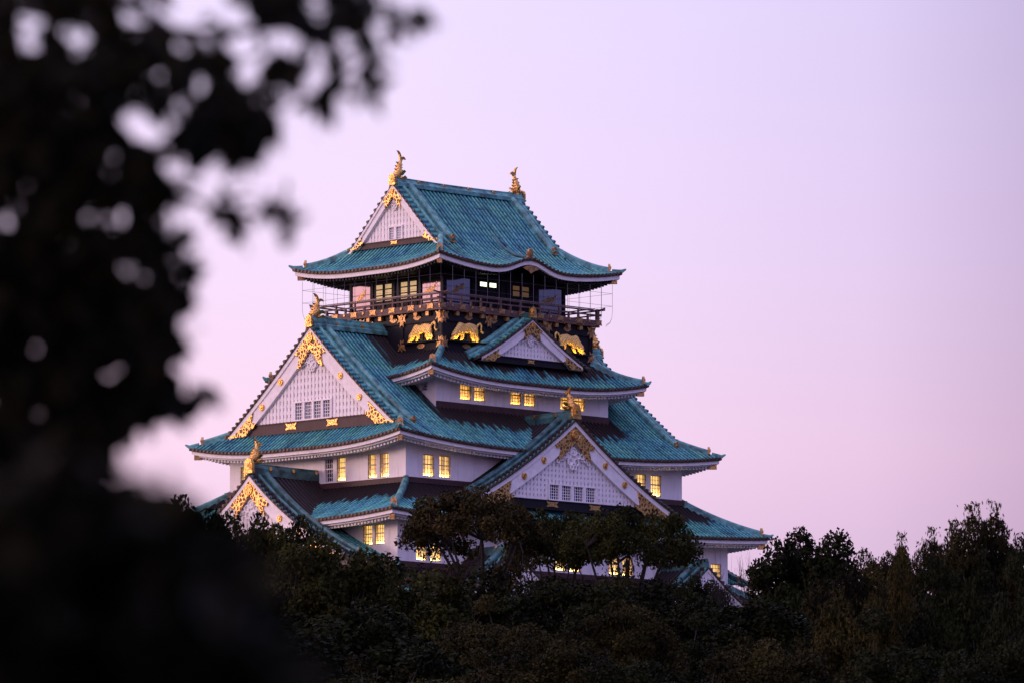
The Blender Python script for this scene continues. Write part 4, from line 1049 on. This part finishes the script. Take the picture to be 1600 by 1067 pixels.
PROTO = {}
def tree_proto(kind, seed):
    """18 m tree, base at the origin; meshes for trunk and crown"""
    r = np.random.default_rng(seed); T = MB(); H = 18.0
    if kind == 'camphor': R, Hc, zc, ncl, nper, sz, asp, rc = 6.5, 6.2, 11.0, 125, 400, 0.40, 0.55, (1.1, 2.2)
    elif kind == 'umbrella': R, Hc, zc, ncl, nper, sz, asp, rc = 6.6, 2.7, 15.4, 60, 300, 0.27, 0.55, (0.7, 1.6)
    elif kind == 'russet': R, Hc, zc, ncl, nper, sz, asp, rc = 6.2, 7.2, 10.2, 190, 560, 0.25, 0.5, (0.9, 1.8)
    elif kind == 'plume': R, Hc, zc, ncl, nper, sz, asp, rc = 4.8, 8.4, 8.9, 190, 560, 0.27, 0.36, (0.8, 1.5)
    else: R, Hc, zc, ncl, nper, sz, asp, rc = 5, 6, 10, 60, 0, 0.3, 0.5, (1, 1)
    pts, cl = crown_points(R, Hc, ncl, max(nper, 1), r, -0.02 if kind == 'umbrella' else -0.75, rc, 0.55 if kind == 'umbrella' else 0.35)
    pts[:, 2] += zc; cl[:, 2] += zc
    fork = zc - Hc * (0.75 if kind != 'umbrella' else 2.0)
    bend = r.normal(size=2) * 0.5
    T.tube([(0, 0, -0.6), (bend[0] * 0.4, bend[1] * 0.4, fork * 0.5), (bend[0], bend[1], fork), (bend[0] * 0.8, bend[1] * 0.8, zc)], [0.55, 0.42, 0.34, 0.12], 8)
    if kind == 'umbrella':      # sparse lower foliage below the canopy
        ex = []
        for _ in range(34):
            a = r.uniform(0, 6.28); q = r.uniform(0.3, 1.0) * R * 0.85; c = np.array([q * math.cos(a), q * math.sin(a), r.uniform(10.2, 14.2)]); cl = np.concatenate([cl, c[None]])
            g = r.normal(size=(170, 3)) * np.array([0.75, 0.75, 0.4]); ex.append(c + g)
        pts = np.concatenate([pts] + ex)
    limbs = []
    for k in range(8):
        a = k * math.pi / 4 + r.normal() * 0.25; rr = R * r.uniform(0.45, 0.65)
        e = np.array([rr * math.cos(a), rr * math.sin(a), zc + Hc * r.uniform(-0.1, 0.35)])
        s0 = np.array([bend[0], bend[1], fork + (zc - fork) * r.uniform(-0.2, 0.4)]); mid = s0 * 0.5 + e * 0.5 + np.array([0, 0, -0.5])
        T.tube([s0, mid, e], [0.22, 0.15, 0.08], 5); limbs += [mid, e, (mid + e) / 2]
    limbs = np.array(limbs)
    for c in cl:
        j = np.argmin(np.linalg.norm(limbs - c, axis=1)); s0 = limbs[j]
        T.tube([s0, (s0 + c) / 2 + r.normal(size=3) * 0.25, c], [0.075, 0.055, 0.025], 4)
        if kind == 'bare':
            for _ in range(9):
                e = c + np.array([*(r.normal(size=2) * 0.9), abs(r.normal()) * 1.5]); m_ = (c + e) / 2 + r.normal(size=3) * 0.15
                T.tube([c, m_, e], [0.03, 0.022, 0.01], 3)
                for _ in range(3):
                    e2 = m_ + r.normal(size=3) * 0.35 + np.array([0, 0, 0.5]); T.tube([m_, e2], [0.016, 0.008], 3)
    tm = T.build('trunk', M['bark']); trunk = tm.data; bpy.data.objects.remove(tm)
    crown = None
    if nper:
        if kind == 'plume':      # upright feathery plumes
            tops = cl[cl[:, 2] > zc + 2.5]
            ex = [t + np.stack([r.normal(size=120) * 0.28, r.normal(size=120) * 0.28, r.uniform(0, 1.1, 120)], 1) for t in tops]; pts = np.concatenate([pts] + ex)
        crown = leaf_mesh('crown', pts, sz, M['leaf_green'], aspect=asp, droop=(kind == 'plume'), r=r)
    return trunk, crown

def px_at(x, y, d):
    rx, ry, rz = _ray(x, y); return rx / ry * d, 1.7 + rz / ry * d

SHARED = {}
def tree(name, kind, seed, px, top, width, d, leafm, label, group='trees below the castle'):
    key = (kind, seed)
    if key not in PROTO: PROTO[key] = tree_proto(kind, seed)
    trunk, crown = PROTO[key]
    x, zt = px_at(px, top, d); gz = float(ground_z(d))
    h = max(zt - gz, 4.0); wm = width * d / 9900 * (1.0 if kind in ('umbrella', 'bare') else 1.35)
    base_w = {'camphor': 14.5, 'umbrella': 14.5, 'russet': 13.5, 'plume': 10.5, 'bare': 11}[kind]
    base_h = {'camphor': 18.0, 'umbrella': 18.2, 'russet': 18.2, 'plume': 19.0, 'bare': 17.5}[kind]
    o = empty(name, (x, d, gz), rng.uniform(0, 6.28)); tag(o, label, 'tree', group)
    sx = wm / base_w; o.scale = (sx, sx, h / base_h)
    t = bpy.data.objects.new('trunk', trunk); COL.objects.link(t); t.parent = o
    if crown:
        k2 = (key, leafm)
        if k2 not in SHARED:
            me = crown if not any(a[0] == key for a in SHARED) else crown.copy()
            me.materials.clear(); me.materials.append(M[leafm]); SHARED[k2] = me
        c = bpy.data.objects.new('crown', SHARED[k2]); COL.objects.link(c); c.parent = o
    return o

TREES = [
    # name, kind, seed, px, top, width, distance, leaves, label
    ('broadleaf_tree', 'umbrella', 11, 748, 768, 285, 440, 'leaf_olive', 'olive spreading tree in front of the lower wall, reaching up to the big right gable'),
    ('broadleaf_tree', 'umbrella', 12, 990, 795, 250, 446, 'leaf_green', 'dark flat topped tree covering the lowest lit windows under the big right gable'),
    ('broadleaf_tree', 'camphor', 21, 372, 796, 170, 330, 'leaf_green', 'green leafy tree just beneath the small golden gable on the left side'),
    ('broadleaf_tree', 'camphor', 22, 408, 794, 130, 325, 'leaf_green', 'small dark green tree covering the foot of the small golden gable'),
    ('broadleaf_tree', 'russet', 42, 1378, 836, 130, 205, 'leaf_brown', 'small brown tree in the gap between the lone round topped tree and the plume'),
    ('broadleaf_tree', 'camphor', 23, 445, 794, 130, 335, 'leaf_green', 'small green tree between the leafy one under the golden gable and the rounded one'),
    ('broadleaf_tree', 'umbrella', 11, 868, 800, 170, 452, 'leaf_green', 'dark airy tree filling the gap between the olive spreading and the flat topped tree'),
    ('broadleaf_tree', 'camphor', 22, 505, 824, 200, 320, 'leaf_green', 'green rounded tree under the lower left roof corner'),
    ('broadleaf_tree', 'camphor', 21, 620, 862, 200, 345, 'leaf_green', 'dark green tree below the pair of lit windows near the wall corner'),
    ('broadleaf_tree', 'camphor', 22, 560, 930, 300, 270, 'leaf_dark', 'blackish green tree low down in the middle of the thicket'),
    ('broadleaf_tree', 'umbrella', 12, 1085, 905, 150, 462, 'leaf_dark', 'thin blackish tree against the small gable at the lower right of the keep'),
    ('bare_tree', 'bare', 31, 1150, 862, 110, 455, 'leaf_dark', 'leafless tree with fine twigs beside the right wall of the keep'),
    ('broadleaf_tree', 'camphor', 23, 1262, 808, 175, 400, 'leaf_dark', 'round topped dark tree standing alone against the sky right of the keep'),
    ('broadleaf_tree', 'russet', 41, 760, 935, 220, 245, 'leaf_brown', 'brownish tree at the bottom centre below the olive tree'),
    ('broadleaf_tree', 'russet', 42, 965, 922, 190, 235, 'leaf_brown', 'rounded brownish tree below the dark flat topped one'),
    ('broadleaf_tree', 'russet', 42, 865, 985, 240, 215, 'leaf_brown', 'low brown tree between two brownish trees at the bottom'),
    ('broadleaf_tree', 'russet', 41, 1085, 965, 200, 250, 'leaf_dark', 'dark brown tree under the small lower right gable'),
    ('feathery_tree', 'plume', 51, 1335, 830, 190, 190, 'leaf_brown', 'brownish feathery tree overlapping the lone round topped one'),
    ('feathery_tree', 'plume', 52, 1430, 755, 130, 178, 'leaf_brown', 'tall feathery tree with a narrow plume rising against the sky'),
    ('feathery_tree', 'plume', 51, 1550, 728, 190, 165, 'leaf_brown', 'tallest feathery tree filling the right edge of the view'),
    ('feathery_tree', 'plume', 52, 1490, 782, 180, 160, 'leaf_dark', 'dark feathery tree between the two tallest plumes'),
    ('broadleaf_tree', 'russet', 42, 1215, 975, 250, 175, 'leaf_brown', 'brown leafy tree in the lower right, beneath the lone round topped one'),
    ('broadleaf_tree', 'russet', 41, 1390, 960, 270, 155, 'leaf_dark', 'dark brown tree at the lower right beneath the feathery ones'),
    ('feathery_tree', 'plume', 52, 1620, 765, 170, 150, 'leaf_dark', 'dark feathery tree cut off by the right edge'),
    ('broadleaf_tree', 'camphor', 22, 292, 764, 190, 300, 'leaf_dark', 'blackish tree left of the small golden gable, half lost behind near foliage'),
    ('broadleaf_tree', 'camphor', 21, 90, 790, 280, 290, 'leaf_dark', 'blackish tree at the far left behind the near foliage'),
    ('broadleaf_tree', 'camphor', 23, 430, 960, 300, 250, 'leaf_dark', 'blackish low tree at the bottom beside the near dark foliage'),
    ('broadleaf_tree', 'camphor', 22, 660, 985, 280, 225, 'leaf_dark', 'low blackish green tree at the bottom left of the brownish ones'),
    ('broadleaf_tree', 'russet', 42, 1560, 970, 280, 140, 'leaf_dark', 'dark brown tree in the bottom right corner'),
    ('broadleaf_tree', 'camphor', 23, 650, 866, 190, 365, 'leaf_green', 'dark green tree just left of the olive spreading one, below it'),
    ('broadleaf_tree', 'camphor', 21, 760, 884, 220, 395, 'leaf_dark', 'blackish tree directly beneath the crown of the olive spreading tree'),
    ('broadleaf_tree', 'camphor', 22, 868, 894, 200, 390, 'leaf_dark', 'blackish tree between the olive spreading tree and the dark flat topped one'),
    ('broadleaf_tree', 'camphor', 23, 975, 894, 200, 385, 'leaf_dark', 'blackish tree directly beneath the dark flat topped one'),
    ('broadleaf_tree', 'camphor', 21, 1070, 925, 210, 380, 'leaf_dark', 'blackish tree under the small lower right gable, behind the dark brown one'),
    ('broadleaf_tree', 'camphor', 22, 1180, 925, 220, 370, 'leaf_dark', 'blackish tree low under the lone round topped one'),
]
TS = [tree(*t) for t in TREES]
# row of undergrowth trees closing the thicket at the bottom
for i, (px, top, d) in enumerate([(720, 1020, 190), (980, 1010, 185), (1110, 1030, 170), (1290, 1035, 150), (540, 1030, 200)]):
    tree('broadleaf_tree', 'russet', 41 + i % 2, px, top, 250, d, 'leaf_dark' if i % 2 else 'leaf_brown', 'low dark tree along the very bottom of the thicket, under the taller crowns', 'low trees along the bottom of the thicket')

# ------------------------------------------------------------------ near tree, out of focus
def big_leaves(name, c, L, m, parent, r):
    """curved pointed leaves with a fold along the midrib"""
    n = len(c); a = r.normal(size=(n, 3)) * 0.6; a[:, 2] -= 0.65; a /= np.linalg.norm(a, axis=1, keepdims=True)
    nr = r.normal(size=(n, 3)); b = np.cross(a, nr); b /= np.linalg.norm(b, axis=1, keepdims=True); up = np.cross(a, b)
    l = L * r.uniform(0.7, 1.3, (n, 1)); w = l * r.uniform(0.40, 0.52, (n, 1))
    P = [c, c + a * l * 0.25 + b * w * 0.42 + up * w * 0.1, c + a * l * 0.6 + b * w * 0.45 + up * w * 0.1, c + a * l + up * l * -0.08,
         c + a * l * 0.6 - b * w * 0.45 + up * w * 0.1, c + a * l * 0.25 - b * w * 0.42 + up * w * 0.1, c + a * l * 0.45]
    V = np.stack(P, 1).reshape(-1, 3)
    F_ = np.concatenate([np.array([[0, 1, 2, 6], [6, 2, 3, 4], [0, 6, 4, 5]]) + 7 * i for i in range(n)])
    me = bpy.data.meshes.new(name); me.from_pydata(V.tolist(), [], F_.tolist()); me.materials.append(m)
    o = bpy.data.objects.new(name, me); COL.objects.link(o); o.parent = parent; return o

def near_tree():
    r = np.random.default_rng(5)
    root = empty('near_tree', (-2.6, 10.0, 0.0))
    tag(root, 'blurred black tree close to the viewer, its leafy boughs hanging across the left side', 'tree')
    org = np.array([-2.6, 10.0, 0.0])
    W3 = lambda x, y, d: np.array([px_at(x, y, d)[0], d, px_at(x, y, d)[1]]) - org
    T = MB()
    T.tube([(0, 0, -0.3), (0.1, 0, 1.2), (0.05, 0.1, 2.6), (0.3, 0.1, 4.2), (0.25, 0, 6.0)], [0.20, 0.17, 0.15, 0.11, 0.05], 10)
    T.build('trunk', M['bark'], root, True)
    bg = MB()
    boughs = [[(-2200, -500, 10), (-500, -200, 10), (0, 20, 10), (300, 60, 9.8), (560, 30, 9.8), (650, 35, 9.8)],
              [(-2200, 200, 10), (-400, 150, 10.2), (0, 220, 10.2), (200, 260, 10), (330, 330, 9.9), (430, 335, 9.8)],
              [(-2200, 700, 10), (-300, 430, 9.6), (60, 430, 9.6), (200, 520, 9.5), (270, 650, 9.5)],
              [(-300, -200, 9.9), (200, 0, 9.8), (380, 130, 9.9), (400, 220, 9.9)], [(430, 10, 9.8), (540, 90, 9.8), (520, 150, 9.8)]]
    for p in boughs:
        pts = [W3(*q) for q in p]
        if p[0][0] == -2200: pts[0] = np.array([0.12, 0.05, 1.6 + (700 - p[0][1]) / 500])
        t = np.linspace(0, 1, len(pts)); tt = np.linspace(0, 1, 22); pp = np.stack([np.interp(tt, t, np.array(pts)[:, i]) for i in range(3)], 1)
        for _ in range(3): pp[1:-1] = (pp[:-2] + 2 * pp[1:-1] + pp[2:]) / 4
        bg.tube(pp, np.concatenate([np.linspace(0.03, 0.012, 9), np.linspace(0.010, 0.0025, 13)]), 6)
    bg.build('boughs', M['bark'], root, True)
    clumps = [(300, 130, 26), (338, 180, 36), (395, 205, 30), (372, 160, 26), (350, 225, 40), (310, 205, 40), (310, 30, 16), (262, 60, 20), (370, 40, 12), (480, 50, 24), (530, 40, 24), (450, 8, 30), (60, 60, 130), (60, 200, 140), (60, 350, 140), (60, 500, 140), (60, 650, 140), (170, 60, 110), (180, 180, 110), (170, 330, 120), (170, 470, 120), (160, 610, 120), (105, 730, 70),
              (250, 420, 52), (230, 540, 62), (235, 640, 52), (225, 330, 70), (270, 200, 70), (290, 110, 60), (250, 270, 50), (230, 480, 60), (40, 740, 90), (30, 120, 120), (30, 290, 120), (30, 440, 120), (110, 270, 100), (110, 420, 100), (110, 560, 100), (110, 140, 100),
              (225, 94, 40), (243, 12, 30), (345, 72, 34), (290, 108, 34), (352, 120, 32), (326, 105, 26), (330, 200, 40), (384, 190, 38), (402, 220, 24), (356, 244, 30), (372, 258, 18), (320, 240, 34), (290, 245, 34), (340, 20, 20), (395, 20, 18), (320, 45, 20),
              (436, 112, 34), (458, 126, 24), (472, 76, 24), (424, 20, 32), (468, 28, 40), (515, 18, 36), (540, 28, 30), (560, 8, 24), (576, 70, 20), (626, 52, 18), (655, 38, 16), (505, 164, 22), (497, 178, 14), (524, 150, 16), (580, 150, 14), (566, 118, 12), (500, 66, 22), (600, 30, 12),
              (346, 322, 16), (370, 365, 22), (364, 338, 14), (444, 338, 18), (450, 370, 16), (422, 328, 12), (316, 622, 9), (318, 640, 8), (215, 742, 16), (228, 722, 10)]
    holes = [(55, 42, 34), (40, 84, 20), (132, 75, 22), (195, 12, 26), (222, 38, 22), (275, 32, 26), (323, 18, 22), (300, 68, 24), (384, 70, 30), (380, 118, 22), (240, 125, 15), (213, 207, 20), (281, 188, 20), (252, 230, 17), (322, 148, 18), (165, 270, 15), (265, 350, 20), (270, 270, 16), (200, 426, 16), (95, 392, 12), (494, 16, 17), (448, 68, 20), (330, 285, 30), (262, 700, 30), (245, 770, 30), (205, 715, 24), (285, 740, 30), (70, 470, 7), (175, 590, 6), (185, 350, 8), (120, 160, 8), (14, 350, 12), (135, 338, 12), (47, 300, 10), (110, 240, 10), (60, 560, 9), (20, 215, 9), (525, 90, 24)]
    pts = []
    tot = sum(c[2] ** 2 for c in clumps)
    for cx, cy, cr in clumps:
        cr = max(cr - (12 if cr > 45 else 6), 6); n = max(8, int(cr * cr * (0.05 if cr > 45 else 0.075)))
        for _ in range(n):
            a = r.uniform(0, 6.28); q = cr * math.sqrt(r.uniform()); x, y = cx + q * math.cos(a), cy + q * math.sin(a) - 20
            cyy = y + 20
            if any((x - hx) ** 2 + (cyy - hy) ** 2 < (hr * 0.72 + 19) ** 2 for hx, hy, hr in holes): continue
            pts.append(W3(x, y, r.uniform(9.0, 11.0)))
    # the rest of the crown, left of and above the view
    n = 2500; q = np.stack([r.uniform(-1.9, 1.55, n), r.uniform(-1.6, 1.8, n), r.uniform(1.9, 6.2, n)], 1)
    for p in q:
        wx, wy, wz = p + org
        vx = wx / wy * 9900 + 800; vy = 1650 - (wz - 1.7) / wy * 9900
        if vx > -60 and vy > -60: continue
        pts.append(p)
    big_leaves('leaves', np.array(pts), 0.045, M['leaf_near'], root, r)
    # bush in the lower left corner
    bush = empty('near_bush', (-0.75, 6.0, 0.0)); tag(bush, 'blurred black bush filling the lower left corner close to the viewer', 'bush')
    org2 = np.array([-0.75, 6.0, 0.0]); pts = []
    reg = [(40, 900, 190), (150, 930, 170), (250, 960, 130), (110, 830, 60), (30, 810, 70), (310, 1010, 90), (370, 1070, 70), (200, 880, 66), (230, 1060, 150), (60, 1060, 170), (270, 900, 60), (330, 920, 40)]
    for cx, cy, cr in reg:
        for _ in range(int(cr * cr * 0.045)):
            a = r.uniform(0, 6.28); qq = cr * math.sqrt(r.uniform()); d = r.uniform(5.3, 7.2)
            X, Z = px_at(cx + qq * math.cos(a), cy + qq * math.sin(a), d); pts.append(np.array([X, d, Z]) - org2)
    n = 2600; ang = r.uniform(0, 6.28, n); rad = np.sqrt(r.uniform(0, 1, n)); z = r.uniform(0.15, 2.0, n)
    wv = 0.55 * np.sqrt(np.clip(1 - ((z - 0.9) / 1.2) ** 2, 0.05, 1))
    pts += list(np.stack([rad * np.cos(ang) * wv, rad * np.sin(ang) * 0.9 * wv / 0.55, z], 1))
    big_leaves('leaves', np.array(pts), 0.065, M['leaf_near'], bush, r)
    st = MB()
    for _ in range(14):
        a = r.uniform(0, 6.28); e = np.array([0.4 * math.cos(a), 0.5 * math.sin(a), r.uniform(1.4, 2.0)]); st.tube([(0.05 * math.cos(a), 0.05 * math.sin(a), -0.1), e * np.array([0.4, 0.4, 0.5]), e], [0.018, 0.012, 0.004], 5)
    st.build('stems', M['bark'], bush)
near_tree()
